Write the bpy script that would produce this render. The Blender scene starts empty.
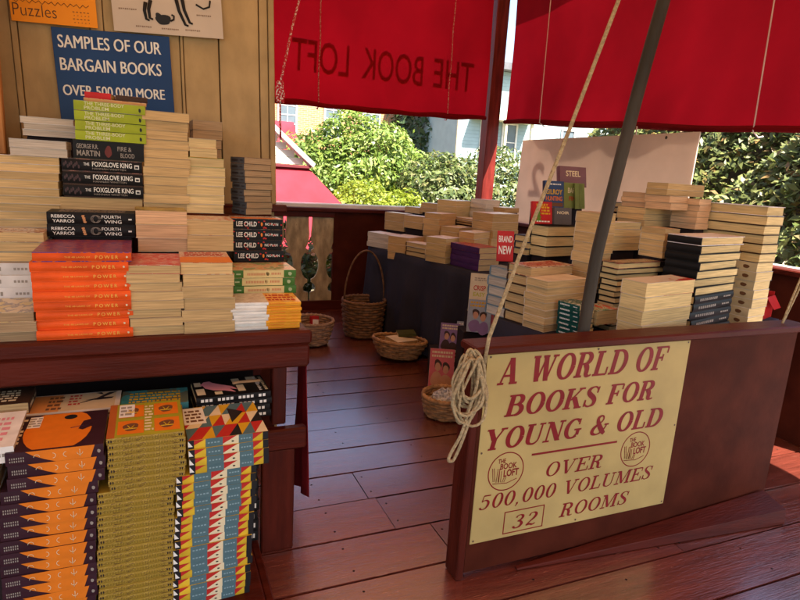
import bpy, math, random
import numpy as np
from mathutils import Vector, Matrix
R = math.radians
random.seed(7); rng = np.random.default_rng(7)
scn = bpy.context.scene
COL = scn.collection

# ------------------------------------------------------------------ camera
# deck axes: X along the back rail, Y away from the viewer, Z up
H = 1.4
right = Vector((0.922, -0.382, 0.060)); down = Vector((-0.027, -0.218, -0.976)); fwd = Vector((0.385, 0.898, -0.211))
CAMROT = [[0.92223, -0.02706, 0.38569], [-0.38197, -0.21818, 0.89805], [0.05985, -0.97553, -0.21155]]
cd = bpy.data.cameras.new('camera'); cam = bpy.data.objects.new('camera', cd); COL.objects.link(cam)
cd.sensor_fit = 'HORIZONTAL'; cd.sensor_width = 36.0; cd.lens = 36.0 * 585 / 800
cd.clip_start = 0.05; cd.clip_end = 500
A = np.array(CAMROT); u_, s_, v_ = np.linalg.svd(A); A = u_ @ v_
m = Matrix(((A[0][0], -A[0][1], -A[0][2]), (A[1][0], -A[1][1], -A[1][2]), (A[2][0], -A[2][1], -A[2][2]))).to_4x4()
m.translation = (0, 0, H); cam.matrix_world = m
scn.camera = cam

# ------------------------------------------------------------------ light
SUN = Vector((0.25, -0.50, 0.88)).normalized()          # direction towards the sun
elev = math.asin(SUN.z); azim = math.atan2(SUN.x, SUN.y)
w = bpy.data.worlds.new('World'); scn.world = w; w.use_nodes = True
nt = w.node_tree; bg = nt.nodes['Background']
sky = nt.nodes.new('ShaderNodeTexSky'); sky.sky_type = 'NISHITA'; sky.sun_disc = False
sky.sun_elevation = elev; sky.sun_rotation = azim; sky.air_density = 1.0; sky.dust_density = 2.0
nt.links.new(sky.outputs[0], bg.inputs[0]); bg.inputs[1].default_value = 0.085
sl = bpy.data.lights.new('sun', 'SUN'); sl.energy = 5.0; sl.angle = R(0.5); sl.color = (1, 0.93, 0.82)
so = bpy.data.objects.new('sun', sl); COL.objects.link(so); so.rotation_euler = SUN.to_track_quat('Z', 'Y').to_euler(); so.location = (4, -3, 9)
scn.view_settings.view_transform = 'Standard'; scn.view_settings.look = 'None'
scn.view_settings.exposure = 2.5; scn.view_settings.gamma = 1
scn.view_settings.use_curve_mapping = False
scn.render.engine = 'CYCLES'
cy = scn.cycles; cy.max_bounces = 10; cy.diffuse_bounces = 6; cy.transmission_bounces = 6; cy.transparent_max_bounces = 8

# ------------------------------------------------------------------ helpers
class Geo:
    def __init__(s): s.v = []; s.f = []; s.mi = []; s.sm = []
    def poly(s, pts, mi=0, sm=False):
        b = len(s.v); s.v += [tuple(p) for p in pts]; s.f.append(list(range(b, b + len(pts)))); s.mi.append(mi); s.sm.append(sm)
    def box(s, x0, x1, y0, y1, z0, z1, mi=0):
        b = len(s.v)
        s.v += [(x0,y0,z0),(x1,y0,z0),(x1,y1,z0),(x0,y1,z0),(x0,y0,z1),(x1,y0,z1),(x1,y1,z1),(x0,y1,z1)]
        for q in ((0,3,2,1),(4,5,6,7),(0,1,5,4),(1,2,6,5),(2,3,7,6),(3,0,4,7)):
            s.f.append([b + i for i in q]); s.mi.append(mi); s.sm.append(False)
    def cbox(s, x0, x1, y0, y1, z0, z1, c=0.004, mi=0):
        """box with chamfered edges (a chamfered prism along its longest side)"""
        L = (x1-x0, y1-y0, z1-z0); a = max(range(3), key=lambda i: L[i]); lo = (x0,y0,z0); hi = (x1,y1,z1)
        o = [i for i in range(3) if i != a]; p, q = o
        def ring(t, k):
            r = []
            P0, P1, Q0, Q1 = lo[p]+k, hi[p]-k, lo[q]+k, hi[q]-k
            for (pp, qq) in ((P0+c,Q0),(P1-c,Q0),(P1,Q0+c),(P1,Q1-c),(P1-c,Q1),(P0+c,Q1),(P0,Q1-c),(P0,Q0+c)):
                w3 = [0,0,0]; w3[a] = t; w3[p] = pp; w3[q] = qq; r.append(tuple(w3))
            return r
        s.loft([ring(lo[a], c*.7), ring(lo[a]+c, 0), ring(hi[a]-c, 0), ring(hi[a], c*.7)], mi, caps=True, flip=(a == 1))
    def loft(s, rings, mi=0, caps=False, closed=True, sm=False, flip=False, loop=False):
        n = len(rings[0]); b = len(s.v)
        for r in rings: s.v += [tuple(p) for p in r]
        m_ = len(rings)
        for i in range(m_ if loop else m_ - 1):
            i2 = (i + 1) % m_
            for j in range(n if closed else n - 1):
                k = (j + 1) % n
                q = [b+i*n+j, b+i*n+k, b+i2*n+k, b+i2*n+j]
                s.f.append(q[::-1] if flip else q); s.mi.append(mi); s.sm.append(sm)
        if caps:
            c0 = [b+j for j in range(n)]; c1 = [b+(m_-1)*n+j for j in range(n)]
            s.f.append(c0 if flip else c0[::-1]); s.f.append(c1[::-1] if flip else c1); s.mi += [mi, mi]; s.sm += [False, False]
    def tube(s, pts, r, n=6, mi=0, closed=False, sm=True):
        P = [Vector(p) for p in pts]; rings = []; N = len(P); ref = None
        for i in range(N):
            if closed: t = P[(i+1) % N] - P[i-1]
            else: t = P[min(i+1, N-1)] - P[max(i-1, 0)]
            t.normalize()
            if ref is None:
                ref = Vector((0,0,1)) if abs(t.z) < .9 else Vector((1,0,0))
            a = (ref - t * ref.dot(t)); a.normalize(); ref = a; bb = t.cross(a)
            rr = r(i/(N-1)) if callable(r) else r
            rings.append([P[i] + (a*math.cos(2*math.pi*k/n) + bb*math.sin(2*math.pi*k/n))*rr for k in range(n)])
        s.loft(rings, mi, caps=not closed, sm=sm, loop=closed)
    def add(s, g, M=None, dm=0):
        b = len(s.v)
        s.v += [tuple(M @ Vector(p)) for p in g.v] if M is not None else list(g.v)
        s.f += [[b+i for i in f] for f in g.f]; s.mi += [i+dm for i in g.mi]; s.sm += g.sm
    def mesh(s, name, mats):
        me = bpy.data.meshes.new(name); me.from_pydata(s.v, [], s.f)
        for mm in mats: me.materials.append(mm)
        me.polygons.foreach_set('material_index', s.mi); me.polygons.foreach_set('use_smooth', s.sm); me.update()
        return me

def obj(name, geo, mats, parent=None, loc=(0,0,0), rot=None):
    if not isinstance(mats, (list, tuple)): mats = [mats]
    me = geo if isinstance(geo, bpy.types.Mesh) else geo.mesh(name, mats)
    o = bpy.data.objects.new(name, me); COL.objects.link(o); o.location = loc
    if rot: o.rotation_euler = rot
    if parent: o.parent = parent
    return o
def empty(name, loc=(0,0,0), rot=(0,0,0)):
    o = bpy.data.objects.new(name, None); COL.objects.link(o); o.location = loc; o.rotation_euler = rot; o.empty_display_size = .1; return o
def tag(o, label, cat, group=None):
    o['label'] = label; o['category'] = cat
    if group: o['group'] = group
    return o
def struct(o): o['kind'] = 'structure'; return o

# ------------------------------------------------------------------ materials
def mat(name, col, rough=.5, var=.12, vscale=6, stretch=(1,1,1), bump=0, bscale=40, bstretch=None, rnd=0, spec=.22, col2=None, lo=.35, hi=.65, detail=4):
    m = bpy.data.materials.new(name); m.use_nodes = True; t = m.node_tree; N = t.nodes; L = t.links
    p = N['Principled BSDF']; p.inputs['Roughness'].default_value = rough; p.inputs['Specular IOR Level'].default_value = spec
    tc = N.new('ShaderNodeTexCoord'); mp = N.new('ShaderNodeMapping'); mp.inputs['Scale'].default_value = stretch
    L.new(tc.outputs['Object'], mp.inputs['Vector'])
    oi = N.new('ShaderNodeObjectInfo')
    if rnd:
        ad = N.new('ShaderNodeVectorMath'); ad.operation = 'ADD'; L.new(oi.outputs['Random'], ad.inputs[1])
        sc = N.new('ShaderNodeVectorMath'); sc.operation = 'SCALE'; sc.inputs['Scale'].default_value = 17; L.new(oi.outputs['Random'], sc.inputs[0])
        L.new(sc.outputs[0], ad.inputs[1]); L.new(mp.outputs[0], ad.inputs[0]); vec = ad.outputs[0]
    else: vec = mp.outputs[0]
    nz = N.new('ShaderNodeTexNoise'); nz.inputs['Scale'].default_value = vscale; nz.inputs['Detail'].default_value = detail
    L.new(vec, nz.inputs['Vector'])
    cr = N.new('ShaderNodeValToRGB'); e = cr.color_ramp.elements
    c2 = col2 or tuple(min(1, c*(1+var)) for c in col); c1 = tuple(c*(1-var) for c in col) if not col2 else col
    e[0].position = lo; e[0].color = (*c1, 1); e[1].position = hi; e[1].color = (*c2, 1)
    L.new(nz.outputs[0], cr.inputs[0]); out = cr.outputs[0]
    if rnd:
        hs = N.new('ShaderNodeHueSaturation'); mr = N.new('ShaderNodeMapRange'); mr.inputs['To Min'].default_value = 1-rnd; mr.inputs['To Max'].default_value = 1+rnd
        L.new(oi.outputs['Random'], mr.inputs[0]); L.new(mr.outputs[0], hs.inputs['Value']); L.new(out, hs.inputs['Color']); out = hs.outputs[0]
    L.new(out, p.inputs['Base Color'])
    if bump:
        mb = N.new('ShaderNodeMapping'); mb.inputs['Scale'].default_value = bstretch or stretch; L.new(tc.outputs['Object'], mb.inputs['Vector'])
        nb = N.new('ShaderNodeTexNoise'); nb.inputs['Scale'].default_value = bscale; nb.inputs['Detail'].default_value = 5; L.new(mb.outputs[0], nb.inputs['Vector'])
        bp = N.new('ShaderNodeBump'); bp.inputs['Strength'].default_value = bump; bp.inputs['Distance'].default_value = .01
        L.new(nb.outputs[0], bp.inputs['Height']); L.new(bp.outputs[0], p.inputs['Normal'])
        if rough < .6:
            mr2 = N.new('ShaderNodeMapRange'); mr2.inputs['To Min'].default_value = rough*.75; mr2.inputs['To Max'].default_value = min(1, rough*1.4)
            L.new(nz.outputs[0], mr2.inputs[0]); L.new(mr2.outputs[0], p.inputs['Roughness'])
    return m
def ink(name, col, rough=.6): return mat(name, col, rough, .05, 30)
def worn_wood(name, col, rough, worn=(.25,.13,.09), axis=(1.2,9,9), amount=.72, bump=.35, spec=.12, var=.3):
    """painted planks: grain along x, darker patches, small chips worn to a paler tone"""
    m = mat(name, col, rough, var, 3, axis, bump, 9, tuple(a*1.6 for a in axis), 0, spec=spec)
    t = m.node_tree; N = t.nodes; L = t.links; p = N['Principled BSDF']; src = p.inputs['Base Color'].links[0].from_socket
    tc = N.new('ShaderNodeTexCoord'); mp = N.new('ShaderNodeMapping'); mp.inputs['Scale'].default_value = tuple(a*3 for a in axis); L.new(tc.outputs['Object'], mp.inputs[0])
    nz = N.new('ShaderNodeTexNoise'); nz.inputs['Scale'].default_value = 5; nz.inputs['Detail'].default_value = 8; nz.inputs['Roughness'].default_value = .7; L.new(mp.outputs[0], nz.inputs[0])
    mr = N.new('ShaderNodeMapRange'); mr.inputs['From Min'].default_value = amount-.04; mr.inputs['From Max'].default_value = amount+.04; L.new(nz.outputs[0], mr.inputs[0])
    mx = N.new('ShaderNodeMix'); mx.data_type = 'RGBA'; L.new(mr.outputs[0], mx.inputs[0]); L.new(src, mx.inputs[6]); mx.inputs[7].default_value = (*worn, 1)
    L.new(mx.outputs[2], p.inputs['Base Color'])
    return m
def cloth_trans(name, col, tcol, mixf=.5, vscale=3, bump=.15):
    m = mat(name, col, .85, .22, vscale, bump=bump, bscale=7, spec=.2); t = m.node_tree; N = t.nodes; L = t.links
    tr = N.new('ShaderNodeBsdfTranslucent'); tr.inputs[0].default_value = (*tcol, 1); hs = N.new('ShaderNodeHueSaturation'); hs.inputs['Color'].default_value = (*tcol, 1); ns = N.new('ShaderNodeTexNoise'); ns.inputs['Scale'].default_value = 1.6; ns.inputs['Detail'].default_value = 5; mr = N.new('ShaderNodeMapRange'); mr.inputs['From Min'].default_value = .3; mr.inputs['From Max'].default_value = .7; mr.inputs['To Min'].default_value = .72; mr.inputs['To Max'].default_value = 1.12; L.new(ns.outputs[0], mr.inputs[0]); L.new(mr.outputs[0], hs.inputs['Value']); L.new(hs.outputs[0], tr.inputs[0]); mx = N.new('ShaderNodeMixShader'); mx.inputs[0].default_value = mixf
    o = N['Material Output']; L.new(N['Principled BSDF'].outputs[0], mx.inputs[1]); L.new(tr.outputs[0], mx.inputs[2]); L.new(mx.outputs[0], o.inputs[0]); return m
def page_mat(name, col, rnd=.16):
    m = mat(name, col, .9, .24, 2.2, (4,4,130), 0, rnd=rnd, spec=.15, lo=.3, hi=.7, detail=6)
    return m
def art_mat(name, cols, scale=18, stretch=(1,1,1), rough=.3, rnd=0):
    m = mat(name, cols[0], rough, 0, scale, stretch, rnd=rnd); cr = [n for n in m.node_tree.nodes if n.type == 'VALTORGB'][0].color_ramp
    cr.interpolation = 'CONSTANT'; n = len(cols); e = cr.elements
    e[0].position = 0; e[0].color = (*cols[0], 1); e[1].position = .36 + .28/(n)*1; e[1].color = (*cols[1], 1)
    for i in range(2, n): q = e.new(.36 + .28*i/n); q.color = (*cols[i], 1)
    return m
def leaf_mat(name, c1, c2, c3=None, tr=.35):
    m = bpy.data.materials.new(name); m.use_nodes = True; t = m.node_tree; N = t.nodes; L = t.links; p = N['Principled BSDF']
    g = N.new('ShaderNodeNewGeometry'); cr = N.new('ShaderNodeValToRGB'); e = cr.color_ramp.elements
    e[0].color = (*c1, 1); e[1].color = (*c2, 1); e[1].position = .8
    if c3: q = e.new(.97); q.color = (*c3, 1)
    L.new(g.outputs['Random Per Island'], cr.inputs[0]); L.new(cr.outputs[0], p.inputs['Base Color'])
    p.inputs['Roughness'].default_value = .45; p.inputs['Specular IOR Level'].default_value = .4
    b = N.new('ShaderNodeBsdfTranslucent'); L.new(cr.outputs[0], b.inputs[0]); mx = N.new('ShaderNodeMixShader'); mx.inputs[0].default_value = tr
    L.new(p.outputs[0], mx.inputs[1]); L.new(b.outputs[0], mx.inputs[2]); L.new(mx.outputs[0], N['Material Output'].inputs[0]); return m

RED = (.070,.0100,.0050)
M_red = worn_wood('red_painted_wood', RED, .38, bump=.18, amount=.74, var=.22)
M_redv = worn_wood('red_painted_post', RED, .40, axis=(9,9,1.2), bump=.15)
M_postred = worn_wood('bright_red_post_paint', (.12,.014,.010), .45, axis=(9,9,1.2), bump=.15)
M_floor = worn_wood('red_floor_paint', (.135,.027,.016), .2, (.24,.12,.08), axis=(.9,11,9), amount=.66, bump=.38, var=.28)
M_floor.node_tree.nodes['Principled BSDF'].inputs['Specular IOR Level'].default_value = 1.0
M_floor.node_tree.nodes['Principled BSDF'].inputs['Coat Weight'].default_value = 1; M_floor.node_tree.nodes['Principled BSDF'].inputs['Coat Roughness'].default_value = .22; M_floor.node_tree.nodes['Principled BSDF'].inputs['Coat IOR'].default_value = 2.0
M_panel = worn_wood('red_panel_paint', (.062,.0125,.0060), .6, (.12,.04,.025), axis=(2,2,2), amount=.74, bump=.10, var=.22, spec=.05)
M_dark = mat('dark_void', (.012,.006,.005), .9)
M_siding = worn_wood('tan_siding', (.40,.27,.125), .7, (.20,.12,.05), axis=(4,4,2.2), amount=.69, bump=.12, var=.12)
M_pine = worn_wood('pine_board', (.36,.15,.045), .5, (.16,.06,.02), axis=(11,11,1), amount=.66, bump=.15)
M_beige = worn_wood('beige_baluster_paint', (.42,.33,.19), .6, (.22,.15,.08), axis=(5,5,2), amount=.64)
M_sill_highlight = mat('sill_highlight_paint', (.75,.74,.72), .25, .12, 4)  # white colour imitates the overexposed highlight along the rail tops
M_awn = cloth_trans('red_awning_canvas', (.21,.0025,.008), (.14,.0015,.005), .5)
M_canopy = cloth_trans('warm_fill_canopy_canvas', (.40,.22,.11), (.25,.13,.055), .5)  # tint chosen so light through the unseen canopy becomes a warm fill
M_cloth = mat('navy_tablecloth', (.026,.025,.040), .9, .2, 3, bump=.2, bscale=60, spec=.2)
M_awnletters = cloth_trans('faded_awning_lettering', (.18,.0025,.006), (.37,.0038,.010), .6)
M_awnbright = cloth_trans('red_awning_canvas_brightened', (.24,.003,.008), (.46,.004,.012), .6)  # same canvas as the side awning, colour raised to imitate stronger backlight
M_redcloth = cloth_trans('red_cloth', (.25,.01,.012), (.3,.01,.01), .2)
M_black = ink('black_print', (.012,.011,.012), .5)
M_white = ink('white_print', (.72,.69,.62), .5)
M_cream = ink('cream_print', (.66,.55,.34), .5)
M_rope = mat('hemp_rope', (.40,.295,.16), .85, .25, 90, bump=.8, bscale=160, spec=.2)
M_rrope = art_mat('red_white_rope', [(.40,.02,.03),(.40,.02,.03),(.6,.5,.45)], 120, rough=.8)
M_wcord = mat('pale_cord', (.55,.42,.40), .8)
M_metal = mat('weathered_pole', (.040,.031,.022), .6, .35, 8, (1,1,.3), .25, 60)
M_wicker = mat('brown_wicker', (.17,.085,.038), .6, .4, 30, rnd=.1)
M_wicker2 = mat('tan_wicker', (.36,.20,.09), .6, .35, 30, rnd=.1)
M_wicker3 = mat('pale_wicker', (.34,.22,.14), .6, .35, 30, rnd=.1)
M_signblue = mat('blue_sign_paint', (.004,.036,.130), .45, .1, 4)
M_signcream = mat('cream_sign_paint', (.43,.31,.112), .5, .14, 3.5, bump=.10, bscale=14, detail=8)
M_signred = mat('red_sign_lettering', (.19,.006,.008), .45, .1, 20)
M_orangecard = mat('orange_card', (.80,.27,.01), .6, .04, 4)
M_poster = mat('poster_paper', (.52,.42,.32), .3, .06, 5, bump=.05, bscale=12)
M_gloss = mat('plastic_wrap', (.5,.5,.52), .12, .4, 60, bump=.9, bscale=60)
M_riser = mat('dark_riser_cloth', (.02,.012,.012), .9)

def text_geo(s, size=1.0, bold=0.0, xs=1.0, space=1.0):
    cu = bpy.data.curves.new('t', 'FONT'); cu.body = s; cu.size = 1.0; cu.offset = bold; cu.resolution_u = 3; cu.space_character = space; cu.fill_mode = 'FRONT'
    o = bpy.data.objects.new('t', cu); COL.objects.link(o); dg = bpy.context.evaluated_depsgraph_get(); dg.update()
    me = o.evaluated_get(dg).to_mesh()
    g = Geo(); V = [tuple(v.co) for v in me.vertices]
    k = size / 0.69
    g.v = [(v[0]*k*xs, v[1]*k, 0) for v in V]; g.f = [list(p.vertices) for p in me.polygons]; g.mi = [0]*len(g.f); g.sm = [False]*len(g.f)
    o.evaluated_get(dg).to_mesh_clear(); bpy.data.objects.remove(o); bpy.data.curves.remove(cu)
    return g
TCACHE = {}
def text(s, h, bold=0.0, width=None, align='L', xs=1.0, space=1.0):
    """flat letters of cap height h starting at u=0 (or centred); squeezed to width when given"""
    key = (s, h, bold, width, align, xs, space)
    if key not in TCACHE:
        g = text_geo(s, h, bold, xs, space)
        if g.v:
            x0 = min(v[0] for v in g.v); x1 = max(v[0] for v in g.v); k = (width/(x1-x0)) if width else 1
            off = {'L': 0, 'C': (x1-x0)*k/2, 'R': (x1-x0)*k}[align]
            g.v = [((v[0]-x0)*k - off, v[1], 0) for v in g.v]
        TCACHE[key] = g
    return TCACHE[key]
def word_texts(s, h, bold, width):
    """one geo per word of a line squeezed to width"""
    ext = lambda q: (lambda g: (min(v[0] for v in g.v), max(v[0] for v in g.v)))(text_geo(q, h, bold))
    X0, X1 = ext(s); k = width/(X1-X0); out = []; pre = ''
    for wd in s.split(' '):
        pre = (pre+' '+wd).strip(); a, b = ext(wd); r = ext(pre)[1]; g = Geo(); g.add(text(wd, h, bold, (b-a)*k), T((r-(b-a)-X0)*k, 0)); out.append(g)
    return out
def frame(o, ex, ey):
    ex = Vector(ex).normalized(); ey = Vector(ey).normalized(); n = ex.cross(ey)
    M = Matrix((ex, ey, n)).transposed().to_4x4(); M.translation = Vector(o); return M
def rot2(a): return Matrix.Rotation(a, 4, 'Z')
def T(x, y, z=0): return Matrix.Translation((x, y, z))

# ------------------------------------------------------------------ setting: deck, ground
def deck():
    nails = []; g = Geo(); ys = [1.68 + .2425*k for k in range(-14, 18)]
    for i in range(len(ys)-1):
        y0, y1 = ys[i]+.0045+random.uniform(-.001,.002), ys[i+1]-.0045
        if y1 > 5.75: y1 = 5.74
        if y0 > 5.7: continue
        xs = [-3.0]
        x = -3.0 + random.uniform(1.2, 2.4)
        if i % 4 == 1: xs.append(random.uniform(1.9, 2.6))
        if i % 3 == 0: xs.append(random.uniform(-1.5, -.6))
        xs.sort()
        if i == 17: xs = [-3.0, 2.9]
        if i == 16: xs = [-3.0, .84]
        if i == 15: xs = [-3.0, .87, 2.6]
        if i == 14: xs = [-3.0, 1.02]
        xs.append(3.5 if y0 > 1.6 else 7.0)
        for a, b in zip(xs[:-1], xs[1:]):
            dz = random.uniform(-.003, .0); t = random.uniform(-.0025, .0025)
            n0 = len(g.v); g.box(a+.002, b-.002, y0, y1, -.04, 0)
            nails += [(xn, yn, dz+.0006+t*(yn-y0)/.24) for xn in [a+.03+.6*q for q in range(int((b-a)/.6)+1)] for yn in (y0+.05, y1-.05)]
            for k in range(n0, len(g.v)):
                v = g.v[k]; g.v[k] = (v[0], v[1], v[2] + dz + t*(v[1]-y0)/.24)
    o = obj('deck_floor', g, M_floor); struct(o)
    g = Geo()
    for x, y, z in nails: g.poly([(x+.0045*math.cos(k*1.047), y+.0045*math.sin(k*1.047), z) for k in range(6)])
    struct(obj('deck_floor_nails', g, M_dark))
    g = Geo(); g.box(-3.0, 3.5, -1.75, 5.72, -.12, -.045); struct(obj('deck_underside', g, M_dark))
    g = Geo(); N = 24
    for i in range(N):
        for j in range(N):
            x0, x1 = -60+160*i/N, -60+160*(i+1)/N; y0, y1 = -40+160*j/N, -40+160*(j+1)/N
            g.poly([(x0,y0,-.9),(x1,y0,-.9),(x1,y1,-.9),(x0,y1,-.9)])
    struct(obj('ground', g, mat('garden_ground', (.10,.085,.05), .95, .35, 2, bump=.4, bscale=9)))
# floor planks: each plank gets its own grain
def island_variation(m, amt):
    t = m.node_tree; N = t.nodes; L = t.links; p = N['Principled BSDF']; src = p.inputs['Base Color'].links[0].from_socket
    g = N.new('ShaderNodeNewGeometry'); mr = N.new('ShaderNodeMapRange'); mr.inputs['To Min'].default_value = 1-amt; mr.inputs['To Max'].default_value = 1+amt
    L.new(g.outputs['Random Per Island'], mr.inputs[0]); hs = N.new('ShaderNodeHueSaturation'); L.new(mr.outputs[0], hs.inputs['Value']); L.new(src, hs.inputs['Color']); L.new(hs.outputs[0], p.inputs['Base Color'])
    for mp in [n for n in N if n.type == 'MAPPING']:
        sc = N.new('ShaderNodeVectorMath'); sc.operation = 'SCALE'; sc.inputs[0].default_value = (13.1, 7.7, 0); L.new(g.outputs['Random Per Island'], sc.inputs['Scale']); L.new(sc.outputs[0], mp.inputs['Location'])
island_variation(M_floor, .22)
deck()

# ------------------------------------------------------------------ railings and corner post
def baluster_geo(xc, w, z0, z1):
    """flat-sawn baluster: a board whose two edges are sawn to a vase outline"""
    prof = [(0,.50),(.10,.50),(.12,.30),(.16,.27),(.20,.33),(.225,.46),(.26,.46),(.28,.33),(.32,.24),(.38,.17),(.45,.16),(.52,.20),(.57,.30),(.585,.46),(.61,.48),(.635,.36),(.66,.40),(.72,.47),(.80,.50),(.90,.47),(1,.46)]
    g = Geo(); L = []; Rr = []
    for t, h in prof: L.append((xc-w*h, z0+(z1-z0)*t)); Rr.append((xc+w*h, z0+(z1-z0)*t))
    f = lambda y: [(x,y,z) for x,z in L]
    for i in range(len(prof)-1):
        a, b, c, d = L[i], Rr[i], Rr[i+1], L[i+1]
        g.poly([(a[0],5.655,a[1]),(b[0],5.655,b[1]),(c[0],5.655,c[1]),(d[0],5.655,d[1])])
        g.poly([(a[0],5.68,a[1]),(d[0],5.68,d[1]),(c[0],5.68,c[1]),(b[0],5.68,b[1])])
        g.poly([(b[0],5.655,b[1]),(b[0],5.68,b[1]),(c[0],5.68,c[1]),(c[0],5.655,c[1])])
        g.poly([(a[0],5.655,a[1]),(d[0],5.655,d[1]),(d[0],5.68,d[1]),(a[0],5.68,a[1])])
    return g
rail = tag(empty('back_railing', (0,0,0)), 'dark red back railing with solid panel, painted sill highlight and cut-out tan balusters', 'railing')
g = Geo(); g.cbox(.56, 3.26, 5.60, 5.70, .985, 1.022, .006); obj('cap', g, M_red, rail)
g = Geo(); g.cbox(.56, 3.26, 5.703, 5.86, .985, 1.058, .006); obj('sill', g, M_sill_highlight, rail)
g = Geo(); g.box(1.66, 3.26, 5.64, 5.685, .09, .985); obj('panel', g, M_panel, rail)
g = Geo(); g.cbox(.56, 1.66, 5.63, 5.69, .93, .985, .004); g.cbox(.56, 3.26, 5.63, 5.70, .0, .09, .004); obj('rail', g, M_red, rail)
for xc in (.80, 1.05, 1.30, 1.555): obj('baluster', baluster_geo(xc, .235, .09, .93), M_beige, rail)
rr = tag(empty('side_railing', (0,0,0)), 'dark red side railing behind the right book table, its cap edged with a painted highlight', 'railing')
g = Geo(); g.cbox(3.36, 3.48, 1.75, 5.54, .955, .99, .006); obj('cap', g, M_red, rr)
g = Geo(); g.cbox(3.483, 3.53, 1.75, 5.54, .955, .995, .004); obj('sill', g, M_sill_highlight, rr)
g = Geo(); g.box(3.40, 3.44, 1.75, 5.54, .0, .955); obj('panel', g, M_panel, rr)
post = Geo(); post.cbox(3.265, 3.405, 5.56, 5.70, 0, 3.23, .006)
tag(obj('corner_post', post, M_postred), 'square dark red post at the deck corner, its lower half in sun', 'post')

# ------------------------------------------------------------------ siding wall behind the left display
wall = tag(empty('siding_wall', (0, 2.9, 1.2), (0, -.028, 0)), 'tan painted board wall behind the bargain book display', 'wall')
g = Geo()
for a, b in ((-2.6,-.482),(-.455,-.200),(-.146,.146),(.163,.308),(.314,.486),(.491,.528)):
    g.cbox(a, b, 0, .03, 0, 2.1, .0025)
obj('siding', g, M_siding, wall)
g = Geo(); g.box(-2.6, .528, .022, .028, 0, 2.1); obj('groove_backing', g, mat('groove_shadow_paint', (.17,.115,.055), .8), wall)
for a, b in ((-.479,-.458),(-.197,-.149),(.149,.160)):
    g = Geo(); g.cbox(a, b, -.006, .02, 0, 2.1, .002); obj('batten', g, M_siding, wall)
g = Geo(); g.cbox(.5305, .556, -.012, .05, 0, 2.1, .004); obj('corner_trim', g, M_siding, wall)
g = Geo(); g.cbox(-2.6, .60, -.05, .05, -.035, 0, .005); obj('ledge', g, M_red, wall)
g = Geo(); g.box(-2.6, .53, -.015, .05, -1.2, -.035); obj('base_panel', g, M_panel, wall)
g = Geo(); g.box(.50, .556, .051, 2.72, -1.2, 2.1); obj('return_wall', g, M_siding, wall)

# signs on the wall
def flat_sign(name, o, ex, ey, w, h, t, mt, label, cat):
    r = tag(empty(name), label, cat); M = frame(o, ex, ey); r.matrix_world = M
    g = Geo(); g.cbox(0, w, 0, h, -t, 0, min(.0012, t*.3)); obj('board', g, mt, r); return r
a = .045
bs = flat_sign('wall_sign', (-.338, 2.878, 1.500), (1, 0, .05), (-.05, 0, 1), .443, .390, .008, M_signblue, 'navy sign with white capitals hung on the tan wall behind the books', 'sign')
for s, v, w in (('SAMPLES OF OUR', .315, .386), ('BARGAIN BOOKS', .228, .382), ('OVER 500,000 MORE', .131, .388)):
    for wg in word_texts(s, .048 if v > .2 else .041, 0, w):
        g = Geo(); g.add(wg, T(.0185, v, .0010)); g.add(wg, T(.0205, v, .0013)); obj('lettering', g, M_white, bs)
oc = flat_sign('orange_card', (-.489, 2.874, 1.892), (1, 0, .045), (-.045, 0, 1), .302, .215, .002, M_orangecard, 'bright orange card hand-lettered for puzzles pinned above the navy sign', 'sign')
g = Geo(); g.add(text('Puzzles', .046, -.012, .15), T(.008, .022, .001)); obj('lettering', g, mat('marker_ink', (.10,.045,.02), .7), oc)
g = Geo()
for k in range(12): g.tube([(.012+.022*k, .082, .001), (.023+.022*k, .073 if k % 2 else .069, .001), (.034+.022*k, .082, .001)], .0012, 4)
for r_ in range(4):
    for k in range(5): g.box(.215+.013*k+.004*(r_ % 2), .222+.013*k, .052-.013*r_, .055-.013*r_, .0006, .001)
obj('marker_scrawl', g, mat('marker_ink_thin', (.16,.06,.02), .7), oc)
po = flat_sign('poster', (-.127, 2.872, 1.905), (1, 0, .06), (-.06, 0, 1), .437, .33, .002, M_poster, 'pale poster in plastic with inked cats and paw shapes above the navy sign', 'poster')
def blob(cx, cy, rx, ry, n=20, a0=0, wob=.12, seed=1):
    r = random.Random(seed); ph = r.uniform(0, 6)
    g = Geo(); g.poly([(cx+rx*math.cos(2*math.pi*k/n+a0)*(1+wob*math.sin(3*k*2*math.pi/n+ph)), cy+ry*math.sin(2*math.pi*k/n+a0)*(1+wob*math.cos(2*k*2*math.pi/n+ph)), 0) for k in range(n)]); return g
g = Geo(); g.add(blob(.195, .058, .030, .022, seed=2), T(0,0,.001)); g.add(blob(.176, .072, .012, .012, seed=3), T(0,0,.0014))
g.tube([(.222,.055,.001),(.236,.062,.001),(.238,.076,.001),(.228,.080,.001)], .004, 5)
for x0, y0, x1, y1 in ((.130,.12,.128,.055),(.150,.13,.142,.060),(.250,.15,.282,.045),(.275,.15,.300,.055)):
    g.tube([(x0,y0,.001),((x0+x1)/2-.006,(y0+y1)/2,.001),(x1,y1,.001),(x1+.012,y1-.004,.001)], lambda t: .008*(1-t*.5), 5)
g.tube([(.33,.13,.001),(.36,.115,.001),(.385,.125,.001),(.39,.15,.001)], .004, 5)
obj('inked_cats', g, M_black, po)
g = Geo()
for (cx, cy, n) in ((.025,.085,9),(.085,.022,8),(.185,.020,9),(.280,.022,8),(.330,.085,8)):
    for k in range(n): g.box(cx+.0078*k, cx+.0078*k+.0055, cy+.0008*(k % 3), cy+.006, .0006, .001)
obj('caption', g, mat('caption_ink', (.25,.17,.12), .7), po)

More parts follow.
